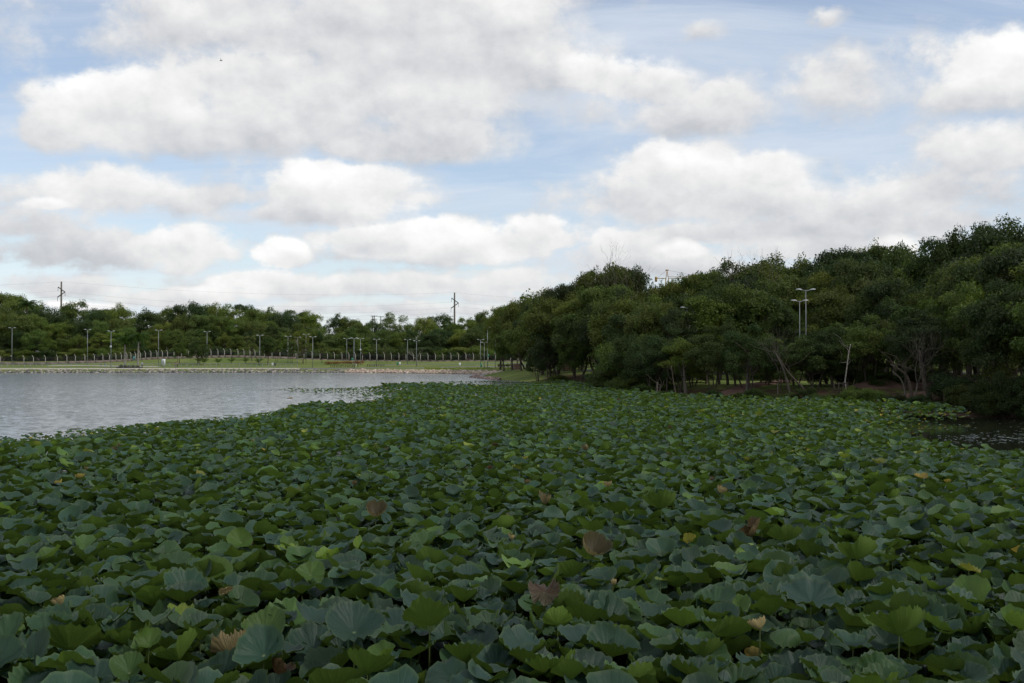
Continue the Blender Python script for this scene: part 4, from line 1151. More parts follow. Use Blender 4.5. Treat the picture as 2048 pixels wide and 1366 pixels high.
def bench(px, by, wpx, m1, label, name='bench', dd=(200, 250)):
    x, y, g = spot(px, by, *dd); w = wpx / F * y; rt = empty(name, (x, y, g)); tag(rt, label, 'bench')
    for k in range(3):
        mb = MB(); mb.box((0, -.16 + .16 * k, .45), (w, .13, .05)); mb.build('seat_slat', M[m1], rt)
    for s in (-1, 1):
        mb = MB(); mb.box((s * w * .42, 0, .17), (.08, .34, .5)); mb.build('leg', M[m1], rt)
bench(206, 731.5, 9, 'blue', 'blue bench on the lawn behind the promenade')
for k in range(7): bench(664 + 7.2 * k, 734.5, 5, 'wood', ['leftmost dark bench in the row', 'second dark bench in the row', 'third dark bench in the row', 'dark bench midway along the row', 'fifth dark bench in the row', 'sixth dark bench in the row', 'rightmost dark bench of the row, nearest the people'][k] + ' before the red-brown hedge')
for k in range(5): bench(737 + 7.2 * k, 733, 5, 'wood', 'low dark bench on the lawn right of the people, ' + ['first', 'second', 'third', 'fourth', 'last'][k] + ' from the people')

def hedge(name, p0, p1, h, w, tone, label, n, leaf, cat='hedge'):
    cl = []
    L = np.hypot(p1[0] - p0[0], p1[1] - p0[1])
    for t in np.linspace(0, 1, max(4, int(L / .6))):
        x = p0[0] + (p1[0] - p0[0]) * t; y = p0[1] + (p1[1] - p0[1]) * t
        cl.append((x, y, gz(x, y) + h * .45, w * (.8 + .4 * random.random()), h * .5 * (.8 + .4 * random.random())))
    o = link(name, foliage(name, cl, n, leaf, 900 + n)); o.color = tone + (1,); tag(o, label, cat)
a1 = spot(654, 729.5, 205, 250); a2 = spot(722, 728.5, 205, 250)
hedge('hedge', a1, a2, .8, .6, (3.4, 1.0, 1.5), 'red-brown leafed hedge beside the grey path', 3000, .09)
b1 = spot(852, 738, 190, 215); b2 = spot(1022, 738, 190, 215)
hedge('flower_border', b1, b2, .35, .35, (4.2, 3.2, .7), 'strip of yellow-green flowers along the far bank edge', 4200, .08, 'flower bed')
c1 = spot(1000, 735, 190, 240); c2 = spot(1022, 735, 190, 240)
hedge('low_hedge', c1, c2, .9, .5, (1.2, .9, .9), 'low brownish hedge left of the brick block', 1500, .09)
e = empty('planter_bed', (0, 0, 0)); x, y, g = spot(262, 736, 200, 215)
e.location = (x, y - .9, g); tag(e, 'dark low planter frame around the feet of the two palms', 'planter')
for (cx_, cy_, sx_, sy_) in ((0, -.9, 4.8, .12), (0, .9, 4.8, .12), (-2.34, 0, .12, 1.66), (2.34, 0, .12, 1.66)):
    mb = MB(); mb.box((cx_, cy_, .12), (sx_, sy_, .36)); mb.build('board', M['wood'], e)
x_, y_ = e.location[0], e.location[1]
hedge('planter_shrubs', (x_ - 1.8, y_), (x_ + 1.8, y_), .7, .4, (.6, .7, .6), 'dark shrubs growing between the two palms', 1200, .10, 'shrub')

# brick blocks: built course by course
def brick_block(px, by, ty, wpx, d, label, name):
    x, y, _ = at(px, d); g = gz(x, y); h = z_of(ty, d) - g; w = wpx / F * d
    rt = empty(name, (x, y, g), .1); tag(rt, label, 'hut' if 'hut' in name else 'brick wall')
    mb = MB(); mb.box((0, 0, h / 2 - .1), (w - .05, 1.6, h + .2)); mb.build('core', M['mortar'], rt)
    nb = 7; nr = max(4, int(h / .26)); bw = w / nb; bh = h / nr
    bm_ = MB(); bm_.box((0, 0, 0), (bw * .93, .1, bh * .86)); bm_ = bm_.mesh('brick', M['brick'])
    for r_ in range(nr):
        for c_ in range(nb - (r_ % 2)):
            link('brick', bm_, rt, (-w / 2 + bw * (c_ + .5 + .5 * (r_ % 2)), -.80 - .02 * random.random(), bh * (r_ + .5)))
    return rt
brick_block(1034, 739, 727, 14.5, 176, 'light brown brick block at the top of the green bank', 'brick_wall')
hb = brick_block(1132, 737, 721, 20, 150, 'dark brown brick hut in the shade beneath the trees', 'brick_hut')
mb = MB(); mb.box((0, 0, z_of(721, 150) - gz(at(1132, 150)[0], 150) + .07), (2.2, 2.2, .12)); mb.build('roof', M['brick'], hb)
# thin flat shelter roof showing between the crowns
x, y, _ = at(1168, 150); g = gz(x, y); zt = z_of(665.5, 150) - g
rt = empty('shelter', (x, y, g)); tag(rt, 'thin flat shelter roof on posts showing between the dark crowns', 'shelter')
mb = MB(); mb.box((0, 0, zt), (4.0, 1.6, .10)); mb.build('roof', M['metal'], rt)
for s in (-1.7, 1.7):
    mb = MB(); mb.tube([(s, 0, -.2), (s, 0, zt - .05)], .07, 6); mb.build('post', M['metal'], rt)
x, y, _ = at(1117, 146); g = gz(x, y)
rt = empty('concrete_pillar', (x, y, g)); tag(rt, 'beige square concrete pillar glimpsed among the dark trees', 'pillar')
mb = MB(); mb.tube([(0, 0, -.2), (0, 0, z_of(672, 146) - g)], [.42, .38], 4); mb.build('shaft', M['concrete'], rt)
mb = MB(); mb.box((0, 0, z_of(672, 146) - g + .08), (.9, .9, .16)); mb.build('cap', M['concrete'], rt)

# picnic tables, wooden rails, mound, banner on the right shore
def picnic(px, d, label):
    x, y, _ = at(px, d); g = gz(x, y) + .12; rt = empty('picnic_table', (x, y, g), .15); tag(rt, label, 'picnic table')
    for k in range(4): mb = MB(); mb.box((0, -.3 + .2 * k, .75), (1.9, .18, .05)); mb.build('table_plank', M['wood'], rt)
    for s in (-1, 1):
        mb = MB(); mb.box((0, s * .75, .44), (1.9, .26, .05)); mb.build('bench_plank', M['wood'], rt)
        mb = MB(); mb.bar((s * .75, -.75, 0), (s * .75, .3, .73), .05); mb.bar((s * .75, .75, 0), (s * .75, -.3, .73), .05); mb.box((s * .75, 0, .38), (.08, 1.6, .08)); mb.build('leg', M['wood'], rt)
picnic(1805, 77, 'dark wooden picnic table on the upper dirt terrace by the mound')
picnic(1877, 73, 'dark picnic table partly behind the thick leaning trunk')
def rails(pts, label):
    rt = empty('wooden_railing', (0, 0, 0)); tag(rt, label, 'railing'); Q = []
    for (px, d) in pts:
        x, y, _ = at(px, d); g = gz(x, y); Q.append((x, y, g)); mb = MB(); mb.tube([(x, y, g - .2), (x, y, g + 1.05)], .055, 6); mb.build('post', M['wood'], rt)
    Q = np.array(Q)
    for z in (.95, .5): mb = MB(); mb.tube(Q + [0, 0, z], .04, 5); mb.build('rail', M['wood'], rt)
rails([(1833, 71), (1850, 70.5), (1863, 70), (1874, 69.5), (1889, 69), (1905, 68.5)], 'upper dark wooden railing on the terraced bank')
rails([(1888, 62.8), (1902, 62.6), (1914, 62.5), (1928, 62.4), (1945, 62.3)], 'lower dark wooden railing just above the lotus')
rails([(1668, 71), (1677, 70.9), (1686, 70.8), (1694, 70.7)], 'short low railing left of the thin white trunk')
mb = MB()
n = 24; V = []; r_ = np.linspace(0, 1, 7)
for i in range(7):
    for j in range(n):
        a = j * 2 * pi / n; V.append((cos(a) * r_[i] * 3.3 * (1 + .08 * sin(3 * a)), sin(a) * r_[i] * 2.2, 0.8 * (1 - r_[i] ** 2) ** 1.3 + .03 * sin(a * 7 + i) - .1))
q = [[i * n + j, (i + 1) * n + j, (i + 1) * n + (j + 1) % n, i * n + (j + 1) % n] for i in range(6) for j in range(n)]
mb.add(V, q); x, y, _ = at(1777, 74); o = mb.build('dirt_mound', M['dirtpath'], None, (x, y, gz(x, y)), True); tag(o, 'bare reddish-brown earth mound under the shore trees', 'mound')
x, y, _ = at(1446, 104); g = gz(x, y); rt = empty('banner', (x, y, g)); tag(rt, 'small red banner hanging between trunks above the grey road', 'banner')
V = []; 
for i in range(9):
    for j in range(5): V.append((-.35 + .7 * i / 8, .05 * sin(i * .9), 1.9 - .75 * j / 4))
mb = MB(); mb.add(V, [[i * 5 + j, (i + 1) * 5 + j, (i + 1) * 5 + j + 1, i * 5 + j + 1] for i in range(8) for j in range(4)]); mb.build('cloth', M['redflag'], rt)
for s in (-.4, .4): mb = MB(); mb.tube([(s, .02, -.1), (s, .02, 2.0)], .03, 5); mb.build('post', M['wood'], rt)


# ------------------------------------------------------------------ people
def person(px, d, h, top_m, leg_m, label, sit=False, rz=0.0, arms=0.15, group=None, lift=0.0):
    x, y, _ = at(px, d); g = gz(x, y) + lift
    J = {'pelvis': (0, 0, .95), 'waist': (0, 0, 1.1), 'chest': (0, 0, 1.35), 'neck': (0, 0, 1.5), 'head0': (0, -.01, 1.6), 'head1': (0, -.015, 1.72)}
    R = {'pelvis': .15, 'waist': .13, 'chest': .155, 'neck': .06, 'head0': .085, 'head1': .095}
    E = [('pelvis', 'waist'), ('waist', 'chest'), ('chest', 'neck'), ('neck', 'head0'), ('head0', 'head1')]
    for s, n_ in ((-1, 'l'), (1, 'r')):
        st = .12 * s
        J['hip' + n_] = (.1 * s, 0, .88); R['hip' + n_] = .095
        if sit:
            J['knee' + n_] = (.13 * s, -.45, .88); J['ank' + n_] = (.13 * s, -.48, .48); J['toe' + n_] = (.13 * s, -.66, .45)
        else:
            J['knee' + n_] = (.1 * s, -.05 - st, .5); J['ank' + n_] = (.11 * s, .05 + st * .8, .08); J['toe' + n_] = (.12 * s, -.12 + st * .8, .04)
        R['knee' + n_] = .065; R['ank' + n_] = .045; R['toe' + n_] = .035
        J['sh' + n_] = (.19 * s, 0, 1.42); R['sh' + n_] = .06
        J['el' + n_] = (.25 * s, .03, 1.15); R['el' + n_] = .045
        J['wr' + n_] = (.25 * s + .03 * s, -arms, .93); R['wr' + n_] = .032
        J['ha' + n_] = (.26 * s, -arms - .04, .82); R['ha' + n_] = .035
        E += [('pelvis', 'hip' + n_), ('hip' + n_, 'knee' + n_), ('knee' + n_, 'ank' + n_), ('ank' + n_, 'toe' + n_), ('chest', 'sh' + n_), ('sh' + n_, 'el' + n_), ('el' + n_, 'wr' + n_), ('wr' + n_, 'ha' + n_)]
    names = list(J); me = bpy.data.meshes.new('p'); me.from_pydata([J[k] for k in names], [(names.index(a), names.index(b)) for a, b in E], [])
    o = bpy.data.objects.new('person', me); C.objects.link(o)
    sk = o.modifiers.new('s', 'SKIN'); sv = me.skin_vertices[0].data
    for i, k in enumerate(names): sv[i].radius = (R[k], R[k] * (.75 if k in ('chest', 'waist', 'pelvis') else 1)); sv[i].use_root = (k == 'pelvis')
    sk.use_smooth_shade = True; ss = o.modifiers.new('u', 'SUBSURF'); ss.levels = 1; ss.render_levels = 1
    dg = bpy.context.evaluated_depsgraph_get(); me2 = bpy.data.meshes.new_from_object(o.evaluated_get(dg)); o.modifiers.clear(); o.data = me2
    for m_ in (M['skin'], top_m, leg_m): me2.materials.append(m_)
    zs = np.zeros(len(me2.polygons) * 3); me2.polygons.foreach_get('center', zs); zs = zs.reshape(-1, 3)
    idx = np.where(zs[:, 2] > 1.5, 0, np.where(zs[:, 2] > (.98), 1, 2)); idx[(np.abs(zs[:, 0]) > .2) & (zs[:, 2] < 1.12) & (zs[:, 2] > .78)] = 0
    me2.polygons.foreach_set('material_index', idx.astype(np.int32))
    f = h / 1.8; o.scale = (f * .95, f, f); o.location = (x, y, g - (.45 * f if sit else 0)); o.rotation_euler = (0, 0, rz); tag(o, label, 'person', group)
    hm = MB(); a_ = np.linspace(0, pi, 7)
    hm.tube([(0, .012, 1.64), (0, .01, 1.72), (0, .0, 1.80), (0, 0, 1.825)], [.09, .106, .08, .02], 8); hm.build('hair', M['hair'], o, smooth=True)

person(986, 178, 1.5, M['shirtteal'], M['shirtteal'], 'walker in dark teal clothes standing on top of the green bank', rz=.3, lift=-.1)
person(712.5, 222, 1.2, M['shirtdark'], M['shirtwhite'], 'person in black top and pale trousers, left of the pair by the hedge', rz=.4)
person(716, 222.5, 1.25, M['shirtdark'], M['shirtdark'], 'person all in black, right of the pair by the hedge', rz=-.5)
person(351, 212, 1.2, M['shirtred'], M['trousers'], 'person in maroon top behind the promenade railing', rz=.2)
person(355, 212.5, 1.4, M['shirttan'], M['trousers'], 'person in tan top behind the promenade railing, beside the maroon one', rz=-.2)
person(284.8, 207.5, 1.5, M['grey'], M['trousers'], 'person in grey standing just right of the palms', rz=.5)
person(1158, 146, 1.45, M['shirtwhite'], M['skin'], 'person in pale shirt with bare legs under the trees', rz=.3)


# ------------------------------------------------------------------ lotus field
LOTUS = [(-60, 12), W(-600, 34), W(-200, 40.5), W(0, 42.5), W(200, 48), W(400, 54.5), W(560, 61.5), W(640, 67), W(740, 73), W(735, 78), W(690, 84), W(620, 92), W(555, 101), W(650, 105), W(760, 107), W(860, 108), W(950, 109), W(1010, 112), W(1000, 121), W(900, 123), W(840, 126), W(900, 129), W(1000, 129), W(1040, 127),
         W(1100, 117.5), W(1200, 105), W(1232, 86.5), W(1300, 79), W(1400, 74.5), W(1500, 71), W(1600, 68), W(1700, 66), W(1800, 62), W(1900, 57.5), W(1950, 55.5), W(1935, 52.5), W(1880, 52), W(1838, 49), W(1846, 44), W(1862, 39.5), W(1895, 36), W(1960, 33.5), W(2048, 32.0), W(2300, 30), (40, 20), (44, -1.5), (-40, -1.5)]
NL = len(LOTUS)
LOTUS = np.array(LOTUS)
OPEN1 = LOTUS[1:24]; OPEN2 = LOTUS[34:44]


def leaf_arrays(n, seg, ring, r, P):
    """vectorised peltate leaves; P holds arrays of per-leaf parameters"""
    th = np.linspace(0, 2 * pi, seg, endpoint=False)[None, None, :]
    t = (np.linspace(0, 1, ring + 1)[1:] ** .85)[None, :, None]
    g = lambda k: P[k][:, None, None]
    curl = g('c0') + g('c1') * np.cos(th - g('p1')) + g('c2') * np.cos(2 * (th - g('p2'))) + g('c3') * np.cos(3 * th + g('p3'))
    curl = np.where(np.abs(curl) < .02, .02, curl)
    rim = 1 + .05 * np.sin(2 * th + g('p3')) + .04 * np.sin(3 * th + g('p1')) + g('ser') * np.sin(g('nr') * th + g('p2')) * (.5 + .5 * np.sin(3 * th + g('p3'))) - g('tear') * np.exp(-((np.mod(th - g('pt') + pi, 2 * pi) - pi) / .16) ** 2)
    rr = g('R') * rim
    a = curl * t
    hr = rr * np.sin(a) / curl; hz = rr * (1 - np.cos(a)) / curl
    rip = g('R') * g('rip') * t ** 4 * np.sin(g('nr') * th + g('p1') + .8 * np.sin(2 * th)) * (.65 + .35 * np.sin(5 * th + g('p3')))
    rad_fold = g('R') * g('fold') * t ** 1.3 * np.cos(7 * th + g('p2')) * .35
    z = hz + rr * g('cone') * t * np.cos(a * .5) * (1 + .35 * np.cos(th - g('p3'))) + rip + rad_fold - g('R') * .05 * np.exp(-(t / .15) ** 2)
    x = hr * np.cos(th) + 0 * z; y = hr * np.sin(th) + 0 * z
    pts = np.stack([x, y, z], -1).reshape(n, -1, 3)
    ctr = np.zeros((n, 1, 3)); ctr[:, 0, 2] = -P['R'] * .05
    V = np.concatenate([ctr, pts], 1)
    # tilt about a horizontal axis, yaw
    ti, ta = P['tilt'], P['ta']
    ax = np.stack([-np.sin(ta), np.cos(ta), 0 * ta], -1)
    c, s = np.cos(ti)[:, None, None], np.sin(ti)[:, None, None]
    k = ax[:, None, :] * np.ones_like(V)
    V = V * c + np.cross(k, V) * s + k * (np.sum(k * V, -1, keepdims=True)) * (1 - c)
    uv = np.concatenate([np.zeros((n, 1, 2)), np.stack([(t * np.cos(th)) + 0 * z, (t * np.sin(th)) + 0 * z], -1).reshape(n, -1, 2)], 1)
    m = 1 + seg * ring
    j = np.arange(seg); jn = (j + 1) % seg
    T = np.stack([0 * j, 1 + j, 1 + jn], 1)
    Q = [np.stack([1 + i * seg + j, 1 + (i + 1) * seg + j, 1 + (i + 1) * seg + jn, 1 + i * seg + jn], 1) for i in range(ring - 1)]
    Q = np.concatenate(Q) if Q else np.zeros((0, 4), int)
    off = (np.arange(n) * m)[:, None, None]
    return V, (T[None] + off).reshape(-1, 3), (Q[None] + off).reshape(-1, 4), uv, m


def params(n, r, R, age, nr=(13, 19)):
    u = r.random
    P = dict(R=R, cone=.10 + .42 * u(n), c0=.18 + .62 * u(n) ** 1.2, c1=.30 * u(n), c2=.12 + .60 * u(n) ** 1.3, c3=.34 * u(n), p1=u(n) * 6.28, p2=u(n) * 6.28, p3=u(n) * 6.28,
             ser=.016 + .026 * u(n), nr=r.integers(nr[0], nr[1], n).astype(float), rip=.05 + .085 * u(n), fold=.03 + .15 * u(n), tear=np.where(u(n) < .28, .12 + .22 * u(n), 0.0), pt=u(n) * 6.28,
             tilt=np.abs(r.normal(.28, .20, n)), ta=u(n) * 6.28, age=age)
    flop = u(n) < .10
    P['c0'] = np.where(flop, -.2 - .5 * u(n), P['c0']); P['cone'] = np.where(flop, 0.0, P['cone'])
    return P


def build_lotus():
    r = np.random.default_rng(11)
    pts = []
    def scatter(d0, d1, sp, margin=1.12):
        ys = np.arange(d0, d1, sp * .9); out = []
        for yv in ys:
            hw = .5143 * yv * margin + 1.0
            xs = np.arange(-hw, hw, sp); out.append(np.stack([xs + r.uniform(-.42, .42, len(xs)) * sp + sp * .5 * (int(yv / sp) % 2), yv + r.uniform(-.42, .42, len(xs)) * sp], 1))
        return np.concatenate(out)
    A = scatter(4.4, 13, .265, 1.15); B = scatter(13, 30, .27, 1.08); Cc = scatter(30, 60, .29, 1.05); D = scatter(60, 142, .40, 1.04)
    allp = np.concatenate([A, B, Cc, D])
    ins = poly_in(allp[:, 0], allp[:, 1], LOTUS); allp = allp[ins]
    x, y = allp[:, 0], allp[:, 1]
    edge = np.minimum(seg_dist(x, y, OPEN1, False), seg_dist(x, y, OPEN2, False) * 3.0)
    # ragged open-water fringe and thin patches
    wob = np.maximum(.7, 2.0 + 1.6 * np.sin(x * .35 + 1.3) + 1.2 * np.sin(y * .29 + x * .5))
    fr = np.clip(edge / (wob * 1.7 * (1 + y / 60)), 0, 1)
    keep = r.random(len(x)) < (.16 + .84 * fr)
    notch = np.exp(-((x + 15) / 7) ** 2 - ((y - 80) / 10) ** 2)
    keep &= r.random(len(x)) > notch * .75
    x, y, edge, fr = x[keep], y[keep], edge[keep], fr[keep]
    n = len(x)
    big = .5 + .5 * np.sin(x * .23 + 2) * np.sin(y * .19 + .7 + x * .05)
    R = (.22 + .17 * r.random(n) ** 1.1) * (1 + .10 * big); R = R * np.interp(y, [8, 13, 20, 30, 60, 140], [.74, .68, .60, .54, .54, .64])
    z = .44 + .13 * big + r.uniform(-.20, .15, n)
    R *= (.55 + .45 * fr); z = z * (.10 + .90 * fr) + .03 * r.random(n)
    a = r.random(n)
    patch = .5 + .5 * np.sin(x * .9 + 1.1 * np.sin(y * .5)) * np.sin(y * .7 + .3)
    a = np.where(y < 22, a * .9945, a)
    age = np.where(a < .60, .10 + .12 * r.random(n), np.where(a < .935, .28 + .14 * r.random(n), np.where(a < .990, .48 + .13 * r.random(n), .74 + .26 * r.random(n)))) + .06 * patch
    right_yellower = sstep(5, 16, x) * sstep(22, 34, y)  # leaves are a yellower green towards the far right
    age = age + .12 * right_yellower * r.random(n) + .09 * sstep(16, 34, y) * r.random(n)
    age = np.where((fr < .8) & (r.random(n) < .14), .72 + .3 * r.random(n), age)
    R = np.where(age > .7, R * .62, R)
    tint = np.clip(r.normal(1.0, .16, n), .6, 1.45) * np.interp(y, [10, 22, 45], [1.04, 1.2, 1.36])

    U_ = scatter(4.4, 26, .36, 1.15); ux_, uy_ = U_[:, 0], U_[:, 1]; m_ = len(U_)
    x = np.concatenate([x, ux_]); y = np.concatenate([y, uy_]); z = np.concatenate([z, .10 + .14 * r.random(m_)]); R = np.concatenate([R, (.20 + .12 * r.random(m_)) * .85])
    age = np.concatenate([age, .12 + .25 * r.random(m_)]); tint = np.concatenate([tint, r.normal(.9, .1, m_)]); fr = np.concatenate([fr, np.ones(m_)]); edge = np.concatenate([edge, np.full(m_, 9.0)]); n = len(x)

    # --- named leaves read off the photo: (px, py, radius px, z, age, kw, label, name)
    S = [
        (752, 1036, 23, 1.0, .90, dict(c0=1.35, cone=.28, c2=.22, c1=.22, c3=.05, p1=3.1, nr=17, fold=.05, rip=.05, tear=.14, pt=1.5, tilt=.34, ta=-1.5, p2=0.2), 'curled tan dead lotus leaf like a torn open cup, centre left of the field', 'dead_lotus_leaf'),
        (1184, 1112, 32, 1.0, .89, dict(c0=1.25, cone=.28, c2=.12, c1=.42, c3=.04, nr=17, fold=.05, tear=.10, pt=.6, rip=.05, tilt=.38, ta=-1.2, p1=2.9, p2=.1), 'large tan dried lotus leaf curled like a bowl at the middle of the field', 'dead_lotus_leaf'),
        (1088, 1012, 15, 1.0, .90, dict(c0=1.7, c2=.5, rip=.12, tilt=.2), 'small brown shrivelled lotus leaf in the middle distance, behind the tan bowl', 'dead_lotus_leaf'),
        (1088, 1190, 40, 1.05, .99, dict(c0=.2, cone=.1, c2=.65, c1=.6, c3=.22, fold=.35, nr=13, rip=.13, tear=.3, tilt=.30, ta=-1.2, p2=0.1), 'crumpled reddish-brown lotus leaf lying drooped over green ones', 'dead_lotus_leaf'),
        (1378, 1083, 16, .95, .73, dict(c0=.5, c2=.3, tilt=1.0, ta=1.6), 'yellow lotus leaf with a brown corner right of centre', 'yellow_lotus_leaf'),
        (470, 1318, 30, .55, .92, dict(c0=1.6, c2=.9, rip=.14, tilt=.5), 'brown withered lotus leaf tucked below the front leaves, lower left', 'dead_lotus_leaf'),
        (556, 1356, 26, .6, 1.0, dict(c0=1.2, c2=.9, rip=.1, tilt=.6), 'red-brown withered lotus leaf at the bottom edge of the field', 'dead_lotus_leaf'),
        (1503, 1076, 20, .8, .97, dict(c0=1.8, c2=1.2, rip=.1, tilt=.4), 'dark brown rolled lotus leaf with a straw-coloured rim', 'dead_lotus_leaf'),
        (483, 1090, 28, 1.0, .58, dict(c0=.5, c2=.2, tilt=.75, ta=-1.5), 'bright lime lotus leaf facing the camera, upper left of the near field', 'lotus_leaf'),
        (622, 1155, 32, 1.05, .56, dict(c0=.6, c2=.4, tilt=.7, ta=-1.4), 'bright green lotus leaf facing the camera left of centre', 'lotus_leaf'),
        (300, 1295, 30, 1.0, .57, dict(c0=.9, c2=.3, tilt=.5, ta=-1.6), 'lime green young cupped lotus leaf, lower left', 'lotus_leaf'),
        (262, 1352, 38, 1.0, .50, dict(c0=.5, c2=.2, tilt=.55, ta=-1.6), 'pale green notched lotus leaf at the bottom edge, lower left', 'lotus_leaf'),
        (1115, 1255, 32, 1.0, .58, dict(c0=.7, c2=.5, tilt=.8, ta=1.3), 'lime green tilted lotus leaf right of the bottom centre', 'lotus_leaf'),
        (1712, 1122, 40, 1.1, .46, dict(c0=1.1, c2=.2, tilt=.55, ta=1.5), 'large cup-shaped lotus leaf showing its yellow-green underside at the right', 'lotus_leaf'),
        (1795, 1275, 62, 1.1, .42, dict(c0=.9, c2=.35, tilt=.55, ta=1.5), 'big lotus leaf showing a light green underside, lower right', 'lotus_leaf'),
        (860, 1255, 62, 1.1, .44, dict(c0=.6, c2=.3, tilt=.55, ta=1.6), 'broad lotus leaf turned up to show an olive underside, bottom centre', 'lotus_leaf'),
        (1575, 1265, 44, 1.05, .47, dict(c0=-1.4, c1=.7, c2=.3, tilt=.3, ta=-2.0), 'lotus leaf folded over in a light green crescent, lower right', 'lotus_leaf'),
        (1322, 1020, 36, 1.1, .38, dict(c0=1.0, c2=.2, tilt=.5, ta=1.5), 'olive funnel-shaped lotus leaf held high right of centre', 'lotus_leaf'),
        (870, 1340, 4, .6, .9, dict(c0=2.0, c2=.6), 'tiny dried scrap of lotus leaf at the bottom centre', 'dead_lotus_leaf'),
        (126, 1215, 14, .95, .86, dict(c0=2.1, c2=.7, tilt=.6), 'cream curled leaf tip standing among blue-green leaves at the left', 'curled_leaf'),
        (1518, 1264, 18, 1.05, .84, dict(c0=1.9, c2=.8, tilt=.5), 'pale cream curled young leaf, lower right', 'curled_leaf'),
        (1225, 1175, 10, 1.0, .70, dict(c0=2.4, c2=.5, tilt=.3), 'pale rolled leaf bud just right of the middle', 'curled_leaf'),
        (448, 1192, 13, 1.0, .72, dict(c0=2.2, c2=1.0, tilt=.9), 'pale twisted rolled leaf left of centre', 'curled_leaf'),
        (1023, 1084, 8, 1.0, .70, dict(c0=2.2, c2=.3, tilt=.1), 'small pale seed-pod-like bud near the middle of the field', 'curled_leaf'),
        (1172, 903, 9, .95, .92, dict(c0=2.2, c2=.5), 'far small tan withered leaf near the field middle', 'dead_lotus_leaf'),
        (1440, 988, 11, 1.0, .85, dict(c0=2.4, c2=.8), 'pale curled leaf scrap right of centre in the distance', 'dead_lotus_leaf'),
        (1216, 977, 9, 1.0, .86, dict(c0=2.0, c2=.8), 'pale whitish leaf scrap near the middle in the distance', 'dead_lotus_leaf'),
        (1840, 958, 16, .95, .80, dict(c0=.5, c2=.3), 'yellow-brown edged lotus leaf far right', 'yellow_lotus_leaf'),
        (1935, 1145, 24, 1.05, .70, dict(c0=.5, c2=.4, tilt=.4, ta=.5), 'lotus leaf with a tan corner at the right', 'lotus_leaf'),
        (1320, 1165, 14, 1.0, .66, dict(c0=.5, c2=.3), 'small yellowish lotus leaf right of centre', 'lotus_leaf'),
        (430, 905, 9, .9, .66, dict(c0=.4), 'small pale yellow-green leaf far left in the field', 'lotus_leaf'),
        (1570, 1085, 34, 1.05, .33, dict(c0=.9, c2=.3, tilt=.5, ta=1.5), 'mid green upturned lotus leaf right of the dark rolled brown leaf', 'lotus_leaf'),
        (1620, 1210, 72, 1.1, .12, dict(c0=.35, c2=.15, tilt=.25, ta=-1.5), 'very broad smooth blue-green lotus leaf, lower right', 'lotus_leaf'),
        (710, 1270, 66, 1.1, .12, dict(c0=.45, c2=.15, tilt=.25, ta=-1.4), 'very broad smooth dark blue-green lotus leaf, bottom left of centre', 'lotus_leaf'),
    ]
    sx, sy, sz, sR = [], [], [], []
    S = [(a, b, c * .9, (d_ - .26 if d_ > .7 else d_ - .1), e_, f_, g_, h_) for (a, b, c, d_, e_, f_, g_, h_) in S]
    for (px, py, rp, zz, ag, kw, lab, nm_) in S:
        d = dist_of(py, zz); sx.append((px - CX) / F * d); sy.append(d); sz.append(zz + .04)
        sR.append(rp / F * d * (1.0 + max(0, kw.get('c0', 0) - .5) * .55))
    sx, sy, sz, sR = map(np.array, (sx, sy, sz, sR))
    # clear the common leaves out of the way of these
    k2 = np.ones(n, bool)
    for i in range(len(sx)):
        dd = np.hypot(x - sx[i], y - sy[i]); k2 &= ~(dd < max(.20, sR[i] * .8))
        front_ = (np.abs(x - sx[i]) < sR[i] + .15) & (sy[i] - y > 0) & (sy[i] - y < 1.3)
        z = np.where(front_, np.minimum(z, sz[i] - .16), z)
    x, y, z, R, age, tint, fr = (q[k2] for q in (x, y, z, R, age, tint, fr)); n = len(x)

    hwid = .5143 * y
    inview = (np.abs(x) < hwid + R) & (HY + (CH - z) * F / y - R / y * F * .3 < 1366)
    app = np.where(inview, R / y, 0)
    NI = 300 - len(S)
    order = np.argsort(-app); near = order[:NI]; isn = np.zeros(n, bool); isn[near] = True

    # --- common leaves, joined, with detail falling with distance
    rest = ~isn
    for (nm_, sel, seg, ring, nr) in (('a', rest & (y < 16), 24, 3, (7, 10)), ('a2', rest & (y >= 16) & (y < 30), 16, 2, (5, 8)), ('b', rest & (y >= 30) & (y < 60), 12, 2, (3, 5)), ('c', rest & (y >= 60), 8, 2, (2, 4))):
        ii = np.where(sel)[0]; P = params(len(ii), r, R[ii], age[ii], nr)
        P['tilt'] = P['tilt'] * np.where(fr[ii] < .5, .3, 1.0)
        P['c0'] = np.where(age[ii] > .7, .8 + 1.0 * r.random(len(ii)), P['c0'])
        V, T, Q, uv, m = leaf_arrays(len(ii), seg, ring, r, P)
        V += np.stack([x[ii], y[ii], z[ii]], 1)[:, None, :]
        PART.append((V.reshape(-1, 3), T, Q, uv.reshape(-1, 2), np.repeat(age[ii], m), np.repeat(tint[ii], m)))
    Vs, Ts, Qs, U, Ag, Ti = [], [], [], [], [], []; c = 0
    for (V, T, Q, uv, ag, ti) in PART:
        Vs.append(V); Ts.append(T + c); Qs.append(Q + c); U.append(uv); Ag.append(ag); Ti.append(ti); c += len(V)
    me = mesh_arrays('lotus_leaves', np.concatenate(Vs), [np.concatenate(Ts), np.concatenate(Qs)], True, {'age': np.concatenate(Ag), 'tint': np.concatenate(Ti)}, np.concatenate(U), [M['lotus']])
    tag(link('lotus_leaves', me), 'dense field of blue-green lotus leaves spreading over the lake to the wood', 'lotus leaves', kind='stuff')
    print('lotus total', n, 'tris', len(me.loop_triangles) if hasattr(me, 'loop_triangles') else 0, sum(len(t[1]) + 2 * len(t[2]) for t in PART))
    # stems under the leaves just behind the named ones
    ii = np.where(rest & (y < 22))[0]; mb = MB()
